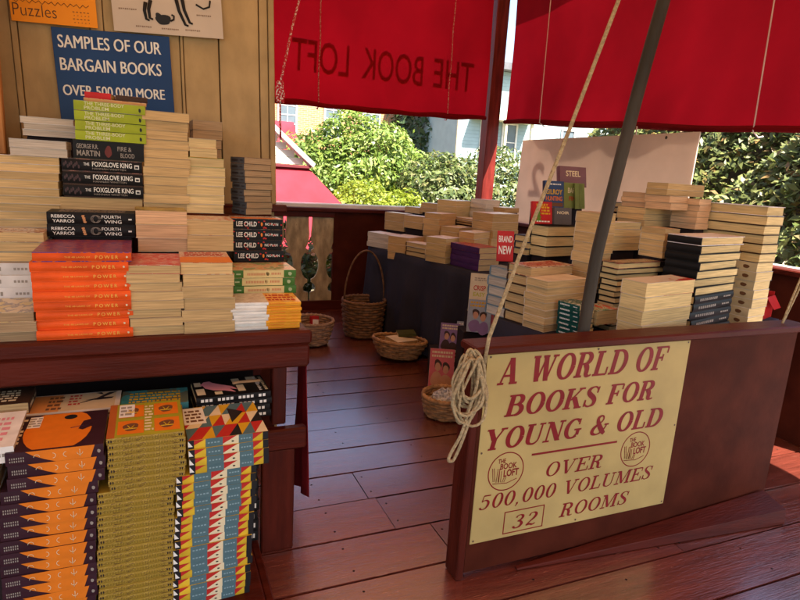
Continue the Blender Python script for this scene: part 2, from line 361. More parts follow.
# tall pine bookcase at the far left
bc = tag(empty('pine_bookcase', (0,0,0)), 'orange pine bookcase post and shelves at the left end of the wall', 'bookcase')
g = Geo(); g.cbox(-.585, -.495, 2.62, 2.655, 1.38, 3.0, .004); obj('upright', g, M_pine, bc).rotation_euler = (0, 0, 0)
g = Geo(); g.box(-.585, -.565, 2.656, 2.86, 1.38, 3.0); obj('side_panel', g, M_pine, bc)
for z in (1.40, 1.53, 1.86):
    g = Geo(); g.cbox(-1.6, -.586, 2.64, 2.86, z, z+.02, .003); obj('shelf', g, M_pine, bc)
g = Geo(); g.box(-1.6, -.586, 2.861, 2.865, 1.38, 3.0); obj('back_board', g, M_dark, bc)
g = Geo(); g.box(-1.6, -.60, 2.64, 2.85, 1.2, 1.38); obj('base', g, M_red, bc)

# ------------------------------------------------------------------ left display unit
du = tag(empty('display_table', (0, 2.0, 0)), 'long dark red painted display table with stepped back and lower platform, left side', 'table')
def part(name, boxes, mt, parent, c=.004, off=(0,2.0,0)):
    g = Geo()
    for b in boxes: g.cbox(b[0]-off[0], b[1]-off[0], b[2]-off[1], b[3]-off[1], b[4]-off[2], b[5]-off[2], c)
    return obj(name, g, mt, parent)
part('tabletop', [(-1.7,.490,1.945,2.84,.818,.847)], M_red, du)
part('front_lip', [(-1.7,.500,1.915,1.944,.800,.850)], M_red, du, .008)
part('front_beam', [(-1.7,.494,1.922,1.952,.716,.799)], M_red, du, .007)
part('side_beam', [(.462,.492,1.954,2.82,.716,.816)], M_red, du, .006)
part('step', [(-.31,.455,2.425,2.84,.8475,1.198)], M_panel, du)
part('mid_rail', [(.335,.492,1.925,1.965,.405,.485)], M_red, du, .006)
part('post', [(.375,.425,1.97,2.02,.486,.715)], M_redv, du)
part('leg', [(.335,.452,1.928,1.962,.0,.404)], M_redv, du); part('leg', [(.40,.46,2.70,2.76,0,.715)], M_redv, du)
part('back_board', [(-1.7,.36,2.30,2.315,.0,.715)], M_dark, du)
part('lower_platform', [(-1.7,.290,1.545,1.924,.02,.088)], M_red, du, .006)
part('platform_edge', [(.2915,.318,1.50,1.924,.0,.075)], M_red, du, .004)
# red cloth hanging down the end of the unit
g = Geo(); rings = []
for i in range(15):
    t = i/14; z = .74-.62*t; row = []
    for j in range(16):
        q = j/15; row.append((.497 + .022*t + .010*t*math.sin(q*14+t*2) + .012*math.sin(t*3)*q, 1.99 + (.05 + .22*min(1, .35+t))*q + .02*t, z - .05*t*q*q + .03*t*(1-q)))
    rings.append(row)
g.loft(rings, 0, closed=False, sm=True)
o = obj('red_cloth', g, M_redcloth); tag(o, 'red cloth hanging down the right end of the left display table', 'cloth')
o.modifiers.new('solid', 'SOLIDIFY').thickness = .003

# ------------------------------------------------------------------ half wall with the big sign
hw = tag(empty('half_wall', (.97, 1.57, 0)), 'dark red solid half wall carrying the cream bookshop sign', 'half wall')
P0 = (.97, 1.57, 0)
part('board', [(.985,2.545,1.575,1.63,.02,.838)], M_panel, hw, .003, P0)
part('end_post', [(.955,.984,1.568,1.655,-.0,.839)], M_redv, hw, .004, P0)
part('cap', [(.945,2.60,1.555,1.665,.8395,.868)], M_red, hw, .006, P0)
g = Geo()
g.loft([[(1.20-.97,-.005,.002),(1.20-.97,-.02,.002),(1.20-.97,-.018,.008),(1.20-.97,-.006,.010)],[(2.515-.97,-.005,.002),(2.515-.97,-.125,.002),(2.515-.97,-.12,.068),(2.515-.97,-.006,.098)]], 0, caps=True)
obj('foot_beam', g, M_red, hw)

# hand-built slab-serif letters: strokes in a unit em (cap height 1)
TK, TN = .235, .085
def stroke_letter(ch):
    """list of strokes: each a list of (x, y, width) centre-line points, plus flat serif bars ('s', x0, x1, y)"""
    v = lambda x, w=TK: [(x,0,w),(x,1,w)]
    def arc(cx, cy, rx, ry, a0, a1, k=18, wt=TK, wn=TN):
        r = []
        for i in range(k+1):
            a = R(a0+(a1-a0)*i/k); r.append((cx+rx*math.cos(a), cy+ry*math.sin(a), wn+(wt-wn)*abs(math.cos(a))**1.3))
        return r
    S = lambda x0, x1, y: ('s', x0, x1, y)
    if ch == 'A': return .92, [[(.40,.97,TN),(.13,0,TN)], [(.44,1,TK),(.74,0,TK)], [(.22,.33,TN),(.62,.33,TN)], S(0,.30,0), S(.55,.94,0)]
    if ch == 'W': return 1.25, [[(.16,1,TK),(.40,0,TK)], [(.66,1,TN),(.42,.02,TN)], [(.62,1,TK),(.86,0,TK)], [(1.10,1,TN),(.88,.02,TN)], S(0,.34,1), S(.47,.78,1), S(.96,1.25,1)]
    if ch == 'O' or ch == '0': 
        w = .40 if ch == 'O' else .31
        return 2*w+.12, [arc(w+.06,.5,w-.06,.475,0,360,36)]
    if ch == 'R': return .92, [v(.2), arc(.42,.745,.26,.215,90,-90,14), [(.2,.96,TN),(.42,.96,TN)], [(.2,.53,TN),(.42,.53,TN)], [(.46,.53,TK*.9),(.60,.35,TK),(.64,.1,TK*.9),(.78,.03,TN),(.90,.08,TN)], S(0,.40,0), S(0,.25,1)]
    if ch == 'L': return .80, [v(.2), [(.2,.04,TN),(.74,.04,TN)], [(.74,.04,TN),(.74,.33,TN*.9)], S(0,.25,0), S(0,.42,1)]
    if ch == 'D': return .92, [v(.2), arc(.40,.5,.42,.46,90,-90,20), [(.2,.96,TN),(.42,.96,TN)], [(.2,.04,TN),(.42,.04,TN)], S(0,.25,0), S(0,.25,1)]
    if ch == 'F': return .78, [v(.2), [(.2,.96,TN),(.74,.96,TN)], [(.74,.96,TN),(.74,.70,TN)], [(.2,.52,TN),(.52,.52,TN)], [(.52,.66,TN),(.52,.38,TN)], S(0,.42,0), S(0,.25,1)]
    if ch == 'E': return .84, [v(.2), [(.2,.96,TN),(.76,.96,TN)], [(.76,.96,TN),(.76,.70,TN)], [(.2,.52,TN),(.52,.52,TN)], [(.52,.66,TN),(.52,.38,TN)], [(.2,.04,TN),(.80,.04,TN)], [(.80,.04,TN),(.80,.32,TN)], S(0,.25,0), S(0,.25,1)]
    if ch == 'B': return .90, [v(.2), arc(.44,.75,.24,.21,90,-90,14), arc(.46,.285,.30,.245,90,-90,14), [(.2,.96,TN),(.46,.96,TN)], [(.2,.535,TN),(.46,.535,TN)], [(.2,.04,TN),(.46,.04,TN)], S(0,.25,0), S(0,.25,1)]
    if ch == 'K': return .98, [v(.2), [(.78,.97,TN),(.32,.42,TN)], [(.46,.58,TK),(.80,.02,TK)], S(0,.40,0), S(0,.40,1), S(.62,.95,1), S(.60,.99,0)]
    if ch == 'S': return .78, [[(.66,.70,TN),(.64,.86,TN),(.50,.96,TN),(.34,.96,TN),(.19,.87,TK*.75),(.17,.72,TK*.9),(.32,.57,TK),(.50,.44,TK),(.61,.28,TK*.9),(.58,.12,TK*.75),(.43,.035,TN),(.26,.04,TN),(.12,.15,TN),(.10,.30,TN)], [(.68,.97,TN),(.66,.66,TN)], [(.10,.36,TN),(.09,.03,TN)]]
    if ch == 'Y': return .98, [[(.16,1,TK),(.46,.45,TK)], [(.84,1,TN),(.53,.46,TN)], [(.48,.48,TK),(.48,0,TK)], S(0,.34,1), S(.68,1.0,1), S(.28,.68,0)]
    if ch == 'U': return .98, [[(.2,1,TK),(.2,.34,TK),(.25,.13,TK*.8),(.40,.035,TN*1.1),(.58,.04,TN*1.1),(.72,.15,TN),(.77,.34,TN),(.77,1,TN)], S(0,.42,1), S(.62,.94,1)]
    if ch == 'N': return 1.0, [[(.17,0,TN),(.17,.97,TN)], [(.19,.98,TK),(.79,.02,TK)], [(.81,.03,TN),(.81,1,TN)], S(0,.34,0), S(0,.22,1), S(.66,.98,1)]
    if ch == 'G': return .95, [arc(.47,.5,.37,.46,48,312,28), [(.76,.16,TK*.8),(.76,.44,TK*.8)], [(.74,.97,TN),(.74,.68,TN)], S(.54,.94,.44)]
    if ch == 'V': return .96, [[(.16,1,TK),(.47,0,TK)], [(.80,1,TN),(.50,.03,TN)], S(0,.34,1), S(.64,.96,1)]
    if ch == 'M': return 1.2, [[(.17,0,TN),(.17,.98,TN)], [(.22,1,TK),(.56,.05,TK)], [(.90,1,TN),(.58,.06,TN)], [(.98,1,TK),(.98,0,TK)], S(0,.34,0), S(0,.22,1), S(.80,1.16,0), S(.98,1.16,1)]
    if ch == '&': return .98, [[(.88,.50,TN),(.80,.30,TN),(.60,.09,TN),(.38,.03,TN),(.17,.10,TK*.7),(.12,.26,TK*.85),(.22,.42,TK*.7),(.44,.58,TN),(.58,.74,TN),(.56,.90,TN),(.44,.965,TN),(.30,.90,TK*.6),(.28,.76,TK*.75),(.40,.54,TK*.9),(.66,.22,TK),(.86,.04,TK*.7)], S(.74,1.0,.5)]
    if ch == '5': return .74, [[(.16,.95,TN),(.60,.95,TK*.6)], [(.17,.95,TN),(.14,.56,TN)], [(.14,.55,TN),(.26,.63,TN),(.44,.62,TK*.6),(.57,.48,TK*.85),(.58,.28,TK*.9),(.48,.10,TK*.6),(.30,.035,TN),(.15,.10,TK*.6),(.13,.19,TK*.7)]]
    if ch == '3': return .74, [[(.15,.80,TK*.7),(.20,.92,TN),(.34,.965,TN),(.50,.90,TK*.7),(.54,.76,TK*.8),(.46,.60,TK*.6),(.30,.53,TN),(.48,.48,TK*.6),(.59,.30,TK*.9),(.51,.11,TK*.7),(.33,.035,TN),(.17,.09,TK*.6),(.13,.20,TK*.7)]]
    if ch == '2': return .76, [[(.15,.76,TK*.7),(.19,.91,TN),(.34,.965,TN),(.50,.90,TK*.7),(.56,.74,TK*.9),(.48,.54,TK*.8),(.30,.33,TN*1.3),(.13,.10,TN*1.2)], [(.10,.09,TK*.7),(.32,.12,TK*.7),(.50,.05,TK*.6),(.66,.14,TN)]]
    if ch == ',': return .34, [[(.16,.10,TK*.8),(.19,.0,TK*.6),(.10,-.17,TN*.7)]]
    return .42, []
def smooth_pts(P, k=5):
    if len(P) < 4: return P
    out = []
    for i in range(len(P)-1):
        p0 = P[max(i-1,0)]; p1 = P[i]; p2 = P[i+1]; p3 = P[min(i+2,len(P)-1)]
        for j in range(k):
            t = j/k; out.append(tuple(.5*((2*b)+(-a+c)*t+(2*a-5*b+4*c-d)*t*t+(-a+3*b-3*c+d)*t**3) for a,b,c,d in zip(p0,p1,p2,p3)))
    return out + [P[-1]]
def serif_text(s, h, width=None, slant=.22, squeeze=1.0, weight=1.0):
    g = Geo(); x = 0; cuts = [0]
    for ch in s:
        if ch == ' ': cuts.append(len(g.f))
        wd, st = stroke_letter(ch)
        for q, k in enumerate(st):
            zoff = .00012*(q+1)
            if k[0] == 's':
                _, a, b, y = k; t = .085; y0 = y if y == 0 else (y-t if y == 1 else y-t/2)
                P = [(x+a,y0),(x+b,y0),(x+b,y0+t),(x+a,y0+t)]
                g.poly([((px+slant*py), py, zoff) for px, py in P]); continue
            if len(k) == 2:
                (xa,ya,w0),(xb,yb,w1) = k; dx, dy = xb-xa, yb-ya
                if abs(dy) > abs(dx)*.6:     # steep stroke, cut level
                    wx = w0*math.hypot(dx,dy)/abs(dy)/2*weight; P = [(xa-wx,ya),(xb-wx,yb),(xb+wx,yb),(xa+wx,ya)]
                else:
                    wy = w0/2; P = [(xa,ya-wy),(xb,yb-wy),(xb,yb+wy),(xa,ya+wy)]
                P = [(x+px, py) for px, py in P]
                ar = sum(P[i][0]*P[(i+1)%4][1]-P[(i+1)%4][0]*P[i][1] for i in range(4))
                if ar < 0: P = P[::-1]
                g.poly([(px+slant*py, py, zoff) for px, py in P]); continue
            Q = k if len(k) > 17 else smooth_pts(k); L = []; Rr = []
            for i in range(len(Q)):
                a = Q[max(i-1,0)]; b = Q[min(i+1,len(Q)-1)]; dx, dy = b[0]-a[0], b[1]-a[1]; n = math.hypot(dx,dy) or 1
                hw_ = Q[i][2]/2*weight; L.append((Q[i][0]-dy/n*hw_, Q[i][1]+dx/n*hw_)); Rr.append((Q[i][0]+dy/n*hw_, Q[i][1]-dx/n*hw_))
            for i in range(len(Q)-1):
                P = [(Rr[i],i),(Rr[i+1],i+1),(L[i+1],i+1),(L[i],i)]; g.poly([(x+px+slant*py, py, zoff+.000012*ii) for (px, py), ii in P])
        x += (wd + .07)*1.0
    x0 = min(v[0] for v in g.v); x1 = max(v[0] for v in g.v); k = (width/(x1-x0)) if width else h*squeeze
    g.v = [((v[0]-x0)*k, v[1]*h, v[2]) for v in g.v]; out = []; cuts.append(len(g.f))
    for a, b in zip(cuts[:-1], cuts[1:]):
        q = Geo()
        for f in g.f[a:b]: q.poly([g.v[i] for i in f])
        out.append(q)
    return out
sg = flat_sign('bookshop_sign', (1.000, 1.5725, .134), (1,0,0), (0,0,1), .912, .706, .006, M_signcream, 'cream painted sign with dark red slanted capitals on the half wall', 'sign')
def sline(s, u, v, h, w, **k):
    for wg in serif_text(s, h, w, **k):
        g = Geo(); g.add(wg, T(u, v, .0006)); obj('lettering', g, M_signred, sg)
sline('A WORLD OF', .045, .592, .094, .762); sline('BOOKS FOR', .087, .474, .078, .672); sline('YOUNG & OLD', .028, .356, .078, .800)
sline('OVER', .295, .217, .056, .256, weight=.72); sline('500,000 VOLUMES', .024, .130, .056, .798, weight=.72); sline('32', .172, .029, .054, .108, weight=.8); sline('ROOMS', .378, .036, .056, .338, weight=.72)
g = Geo(); g.box(.222, .612, .311, .319, 0, .0006); obj('rule', g, M_signred, sg); g = Geo()
for a in ((.133,.307,.014,.018),(.133,.307,.100,.104),(.133,.137,.018,.100),(.303,.307,.018,.100)): g.box(a[0],a[1],a[2],a[3],0,.0006)
obj('number_frame', g, M_signred, sg)
def emblem(cx, cy, r):
    g = Geo(); n = 40; rr = []
    for k in range(n):
        a = 2*math.pi*k/n; c, s = math.cos(a), math.sin(a); rr.append([(cx+r*c,cy+r*s,0),(cx+r*c,cy+r*s,.0006),(cx+(r-.004)*c,cy+(r-.004)*s,.0006),(cx+(r-.004)*c,cy+(r-.004)*s,0)])
    g.loft(rr, 0, loop=True)
    g.add(text('THE', r*.22, .02, r*.42, 'C'), T(cx-r*.28, cy+r*.46, .0008)); g.add(text('BOOK', r*.28, .02, r*.92, 'C'), T(cx+r*.12, cy+r*.14, .0008)); g.add(text('LOFT', r*.34, .03, r*.84, 'C'), T(cx+r*.30, cy-r*.26, .0008))
    for k, (x, y0, y1, t) in enumerate(((-.62,-.45,.25,-.1),(-.45,-.5,.2,.05),(-.30,-.52,.05,.0),(-.12,-.55,-.30,.1))):
        for e in (-.05, .05): g.tube([(cx+r*(x+e), cy+r*y0, .0006), (cx+r*(x+e+t), cy+r*y1, .0006)], .0011, 4)
    g.tube([(cx-r*.7,cy-r*.55,.0006),(cx+r*.1,cy-r*.62,.0006),(cx+r*.65,cy-r*.45,.0006)], .0013, 4)
    obj('emblem', g, M_signred, sg)
emblem(.120, .266, .074); emblem(.712, .270, .074)
g = Geo()
for u, v in ((.012,.012),(.9,.012),(.012,.694),(.9,.694),(.46,.694),(.46,.012),(.012,.35),(.9,.35)):
    g.add(blob(u, v, .004, .004, 10, wob=0), T(0,0,.0012))
obj('screw', g, mat('screw_head', (.10,.06,.04), .5), sg)

# ------------------------------------------------------------------ awnings, canopy, pole
DISP = {}
def awning(name, P, label, n=60, rows=18, mt=None, fq=1, ztop=3.24, wav=.018, seed=0, outward=(0,1,0)):
    """hanging canvas sheet along a bottom line P(t)->(x,y,z), gathered on a roll at its foot"""
    r = empty(name); tag(r, label, 'awning'); g = Geo(); rings = []; rs = random.Random(seed); ph = [rs.uniform(0,6) for _ in range(6)]
    O = Vector(outward)
    def disp(t, f): return wav*(.25+.75*f)*(math.sin(t*fq*9+ph[0]+f*1.4)+.6*math.sin(t*fq*23+ph[1]-f*2.2)+.35*math.sin(t*fq*41+ph[2]+f*3)+.22*math.sin(t*fq*83+f*6+ph[4])*f+.5*math.sin(t*fq*14+f*9)*f*f) + .012*math.sin(f*5+ph[3]+t*4)
    DISP[name+str(seed)] = disp
    for i in range(rows+1):
        f = i/rows; row = []
        for j in range(n+1):
            t = j/n; b = Vector(P(t)); z = ztop+(b.z-ztop)*f
            d = disp(t, f)
            row.append((b.x+O.x*d, b.y+O.y*d, z))
        rings.append(row)
    g.loft(rings, 0, closed=False, sm=True); c = obj('canvas', g, mt or M_awn, r)
    pts = []
    for j in range(n+1):
        t = j/n; b = rings[-1][j]; pts.append((b[0]-O.x*.012, b[1]-O.y*.012, b[2]+.006+.004*math.sin(t*31+ph[4])))
    g = Geo(); g.tube(pts, lambda t: .024+.004*math.sin(t*17+ph[5]), 8); obj('rolled_hem', g, mt or M_awn, r)
    return r
awA = awning('red_awning', lambda t: (1.02+2.22*t, 5.60, 1.975+.035*t-.02*math.sin(t*math.pi)), 'red canvas awning with reversed shop lettering hanging over the back railing', seed=3, wav=.010, mt=M_awnbright)
awB = awning('red_awning', lambda t: (3.47, 5.52-9.4*t, 1.99-.30*min(1,t*2.2)+.008*math.sin(t*40)), 'red canvas awning hanging over the right side railing, in front of the hedge', seed=5, outward=(1,0,0), n=220, wav=.02, fq=2.2)  # near part is extended out of view to keep sun off the floor
def hug(geo, M_, fn):
    import bmesh
    me = geo.mesh('tmp', []); bm = bmesh.new(); bm.from_mesh(me); bmesh.ops.triangulate(bm, faces=bm.faces[:])
    for _ in range(3):
        ed = [e for e in bm.edges if e.calc_length() > .05]
        if ed: bmesh.ops.subdivide_edges(bm, edges=ed, cuts=1); bmesh.ops.triangulate(bm, faces=bm.faces[:])
    out = Geo(); bm.verts.index_update()
    out.v = [tuple(fn(M_ @ v.co)) for v in bm.verts]; out.f = [[v.index for v in f.verts] for f in bm.faces]; out.mi = [0]*len(out.f); out.sm = [False]*len(out.f); bm.free(); bpy.data.meshes.remove(me); return out
def on_canvas(p):
    t = (p.x-1.02)/2.22; zb = 1.975+.035*t-.02*math.sin(t*math.pi); f = (3.24-p.z)/(3.24-zb); return (p.x, 5.60+DISP['red_awning3'](t, f)+.004, p.z)
M_awnlet = M_awnletters
for wd, u0, u1 in (('THE', 0, .44), ('BOOK', .555, 1.19), ('LOFT', 1.32, 1.86)):
    g = text(wd, .275, .006, u1-u0); Mf = frame((3.055-u0, 5.66, 2.255+.0), (-1,0,.012), (.012,0,1)); obj('lettering', hug(g, Mf, on_canvas), M_awnlet, awA)
for x, zt in ((1.445, 1.97), (2.79, 1.985)):
    g = Geo(); g.tube([(x+.012*math.sin(k*.9)*.3, 5.572, 3.2-(3.2-zt)*k/16) for k in range(17)]+[(x, 5.59, zt-.03), (x, 5.63, zt-.02)], .006, 6); obj('lacing_cord', g, M_rrope, awA)
for y, zt in ((4.83, 1.945), (2.61, 1.775)):
    g = Geo(); g.tube([(3.395, y+.03*(1-k/12), 3.2-(3.2-zt)*k/12) for k in range(13)]+[(3.45, y, zt-.03), (3.49, y, zt-.02)], .0045, 6); obj('lacing_cord', g, M_wcord, awB)
g = Geo()
for a in range(2): g.tube([(3.44, 3.62+.004*a, 1.86-.02*k+.0*a) for k in range(5)], .004, 5)
obj('tie', g, M_wcord, awB)
can = tag(empty('canopy', (0,0,0)), 'unseen canvas canopy over the book deck, extended behind the viewer to block sky light', 'canopy')  # inferred roof, drawn out behind the viewer to block front sky light
g = Geo(); rings = []
for i in range(13):
    x = -3.2+6.76*i/12; rings.append([(x, -4.6+10.35*j/12, 3.28+.16*math.sin(math.pi*min(1, max(0,(3.56-x)/5)))-.02*math.sin(j*1.3)**2) for j in range(13)])
g.loft(rings, 0, closed=False, sm=True); obj('canvas', g, M_canopy, can)
g = Geo(); g.cbox(-2.6, 3.5, 5.62, 5.68, 3.24, 3.28); g.cbox(3.42, 3.48, -4.6, 5.60, 3.225, 3.265); obj('frame', g, M_metal, can)
# bent pole behind the half wall, holding the canopy edge
P = [(1.470,1.70,0.0),(1.480,1.70,.5),(1.494,1.70,.88),(1.505,1.70,1.10),(1.515,1.70,1.20),(1.545,1.70,1.40),(1.60,1.70,1.75),(1.665,1.70,2.10),(1.76,1.70,2.66),(1.86,1.70,3.28)]
g = Geo(); g.tube(smooth_pts([(a,b,c) for a,b,c in P], 4), .0225, 10)
tag(obj('bent_pole', g, M_metal), 'dark bent metal pole rising behind the half wall to the canopy', 'pole')

# ------------------------------------------------------------------ books
PG = [page_mat('pages_tan', (.52,.345,.155)), page_mat('pages_cream', (.60,.44,.205)), page_mat('pages_pink', (.54,.33,.18)), page_mat('pages_white', (.58,.52,.43)), page_mat('pages_brown', (.33,.22,.12)), page_mat('pages_grey', (.44,.37,.29))]
TAN, CREAM, PINK, WHITE, BROWN, GREY = range(6)
def cov(name, c, r=.42): return mat(name, c, r, .12, 14, rnd=.12, spec=.12)
C_or = cov('orange_cover', (.68,.085,.012)); C_blk = cov('black_cover', (.010,.009,.009), .45); C_lime = cov('lime_cover', (.30,.36,.02))
C_tan = cov('tan_cover', (.45,.33,.2)); C_navy = cov('navy_cover', (.015,.02,.06)); C_teal = cov('teal_cover', (.035,.16,.18)); C_dgreen = cov('dark_green_cover', (.008,.055,.045))
C_red = cov('red_cover', (.42,.02,.02)); C_white = cov('white_cover', (.66,.62,.56)); C_yel = cov('yellow_cover', (.72,.30,.02)); C_must = cov('mustard_cover', (.30,.185,.02)); C_tri = cov('yellow_gloss_cover', (.62,.40,.03))
C_plum = cov('plum_cover', (.035,.012,.018)); C_purple = cov('purple_cover', (.06,.02,.10)); C_olive = cov('olive_cover', (.07,.07,.02)); C_pale = cov('pale_cover', (.60,.56,.52)); C_grn = cov('leaf_green_cover', (.05,.14,.025)); C_slate = cov('slate_cover', (.14,.20,.24)); C_brn = cov('dark_brown_cover', (.05,.025,.015)); C_slate2 = cov('charcoal_cover', (.06,.06,.06)); C_ltan = cov('light_cover', (.60,.50,.38))
I_gold = ink('gold_ink', (.75,.38,.06), .35); I_blue = ink('blue_ink', (.075,.14,.155)); I_red = ink('red_ink', (.42,.02,.015)); I_yel = ink('yellow_ink', (.58,.33,.012)); I_or = ink('orange_ink', (.66,.17,.012), .35); I_pink = ink('pink_ink', (.66,.25,.28)); I_grn = ink('green_ink', (.10,.20,.02)); I_cream = M_cream; I_dk = ink('dark_ink', (.02,.012,.012)); I_grey = ink('grey_ink', (.28,.24,.2)); I_brn = ink('brown_ink', (.14,.06,.025)); I_olv = ink('olive_ink', (.22,.14,.015))
A_purple = art_mat('violet_red_art', [(.10,.02,.10),(.35,.03,.04),(.55,.10,.03),(.10,.03,.12)], 30, (1,3,1)); A_redwhite = art_mat('red_white_art', [(.5,.02,.03),(.55,.03,.04),(.65,.5,.45)], 55, (1,4,1))
A_scrib = art_mat('cream_red_art', [(.6,.5,.38),(.62,.52,.4),(.45,.06,.03)], 60, (1,3,1)); A_dusk = art_mat('dusk_art', [(.03,.03,.05),(.16,.15,.18),(.45,.28,.14),(.05,.04,.05)], 22); A_ochre = art_mat('ochre_art', [(.40,.30,.06),(.35,.26,.06),(.2,.13,.03)], 20)
A_toplit = art_mat('pale_toplit_art', [(.74,.70,.70),(.78,.74,.72),(.6,.52,.54)], 12); A_warm = art_mat('warm_art', [(.5,.38,.28),(.25,.07,.04),(.6,.45,.3)], 25); A_dgreen = art_mat('green_art', [(.01,.06,.05),(.02,.09,.07),(.5,.5,.45)], 60); A_rgw = art_mat('red_green_art', [(.5,.08,.04),(.55,.5,.42),(.04,.2,.12),(.6,.55,.5)], 25); A_dk = art_mat('dark_brown_art', [(.05,.03,.025),(.10,.04,.03),(.25,.1,.07)], 25)  # first one: pale covers whitened to imitate light falling on the pile tops
A_blueor = art_mat('violet_orange_art', [(.09,.03,.12),(.15,.04,.16),(.5,.10,.03),(.12,.04,.16)], 30, (1,5,1)); A_puz = art_mat('pastel_art', [(.62,.50,.22),(.60,.28,.16),(.60,.52,.30),(.25,.33,.14)], 24); A_yw = art_mat('yellow_art', [(.75,.36,.03),(.7,.30,.02),(.8,.5,.15)], 20); A_wp = art_mat('white_grey_art', [(.66,.62,.56),(.62,.55,.47),(.4,.33,.28)], 60, (1,4,1)); A_teal = art_mat('teal_art', [(.04,.19,.20),(.05,.24,.25),(.10,.12,.08)], 18)

def book_meshes(key, sx, sy, t, kind, side, cmat, smat, pmat):
    """cover (two boards and a spine) and page block, lying flat, base at z=0, front face at -y"""
    hard = kind == 'hardback'; tb = .0028 if hard else .0008; ov = .0045 if hard else .0016; ts = .0035 if hard else .0011
    x0, x1, y0, y1 = -sx/2, sx/2, -sy/2, sy/2
    c = Geo(); c.box(x0,x1,y0,y1,0,tb,0); c.box(x0,x1,y0,y1,t-tb,t,0)
    n = 5; bul = .004 if hard else .0012; zz = [tb+.00005+(t-2*tb-.0001)*i/n for i in range(n+1)]; bow = [bul*math.sin(math.pi*i/n) for i in range(n+1)]
    if side in 'FB':
        sgn = -1 if side == 'F' else 1; ye = y0 if side == 'F' else y1
        rows = [[(x0, ye+sgn*b, z), (x1, ye+sgn*b, z), (x1, ye-sgn*ts, z), (x0, ye-sgn*ts, z)] for z, b in zip(zz, bow)]
        c.loft(rows, 1, caps=True, flip=(side == 'B'))
    else:
        sgn = -1 if side == 'L' else 1; xe = x0 if side == 'L' else x1
        rows = [[(xe+sgn*b, y0, z), (xe-sgn*ts, y0, z), (xe-sgn*ts, y1, z), (xe+sgn*b, y1, z)] for z, b in zip(zz, bow)]
        c.loft(rows, 1, caps=True, flip=(side == 'R'))
    e = {k: ov for k in 'FBLR'}; e[side] = ts+.0003
    p = Geo(); p.box(x0+e['L'], x1-e['R'], y0+e['F'], y1-e['B'], tb+.0001, t-tb-.0001)
    return c.mesh('cover', [cmat, smat]), p.mesh('pages', [pmat])
def spine_frame(side, sx, sy, t):
    k = .0045 if False else .0018
    return {'F': (frame((0,-sy/2-k,t/2),(1,0,0),(0,0,1)), sx), 'L': (frame((-sx/2-k,0,t/2),(0,-1,0),(0,0,1)), sy), 'R': (frame((sx/2+k,0,t/2),(0,1,0),(0,0,1)), sy)}.get(side, (None,0))
# spine art: returns list of (geo, material) in a frame centred on the spine, w wide, t high
def rect(a, b, c, d, z=0): g = Geo(); g.poly([(a,c,z),(b,c,z),(b,d,z),(a,d,z)]); return g
def merged(*gs):
    g = Geo()
    for q, M_ in gs: g.add(q, M_)
    return g
def sp_title(words, m=M_white):
    """words: (text, centre u as a fraction -.5..5, width fraction, height fraction, v fraction)"""
    def f(w, t):
        g = Geo()
        for s, u, wd, h, v in words: g.add(text(s, h*t, .01, wd*w, 'C'), T(u*w, (v-h/2)*t, 0))
        return [(g, m)]
    return f
def sp_orange(w, t):
    g = merged((text('POWER', .34*t, .012, .24*w, 'C', space=1.5), T(.24*w, -.17*t)), (text('THE 48 LAWS OF', .16*t, 0, .26*w, 'C'), T(-.06*w, -.08*t)))
    d = Geo(); d.add(blob(.45*w, 0, .1*t, .12*t, 10)); return [(g, I_gold), (d, M_cream)]
def sp_fox(w, t):
    g = merged((text('THE', .22*t, .01, .07*w, 'C'), T(-.20*w, -.02*t)), (text('FOXGLOVE KING', .36*t, .015, .50*w, 'C'), T(.12*w, -.06*t)))
    s_ = merged((text('HANNAH WHITTEN', .14*t, 0, .42*w, 'C'), T(.08*w, -.30*t))); b = rect(.40*w,.46*w,-.12*t,.2*t); q = rect(.41*w,.45*w,-.06*t,.1*t,.0003)
    fl = Geo()
    for k in range(9): fl.add(blob(-.47*w+.022*w*k, (.15*math.sin(k*2.1))*t, .012*w, .16*t, 8, seed=k))
    return [(g, M_white), (s_, I_grey), (b, M_white), (q, M_black), (fl, mat('dark_flower_ink', (.06,.03,.03), .5))]
def sp_lime(w, t):
    g = merged((text('THE THREE-BODY', .33*t, .012, .56*w, 'C'), T(-.08*w, .08*t)), (text('PROBLEM', .33*t, .012, .34*w, 'C'), T(-.19*w, -.36*t)))
    d = Geo(); d.add(blob(.42*w, -.05*t, .018*w, .22*t, 9, seed=4)); return [(g, ink('pale_lime_ink', (.62,.62,.35))), (d, M_black)]
def sp_garnet(w, t):
    g = merged((text('GEORGE R.R.', .24*t, .015, .30*w, 'C'), T(-.30*w, .06*t)), (text('MARTIN', .30*t, .02, .32*w, 'C'), T(-.29*w, -.34*t)), (text('FIRE &', .24*t, .01, .20*w, 'C'), T(.22*w, .02*t)), (text('BLOOD', .24*t, .01, .20*w, 'C'), T(.26*w, -.34*t)))
    d = Geo(); d.add(blob(-.01*w, -.05*t, .05*w, .3*t, 14, seed=5)); return [(g, I_grey), (d, mat('dark_red_seal', (.12,.02,.015), .5))]
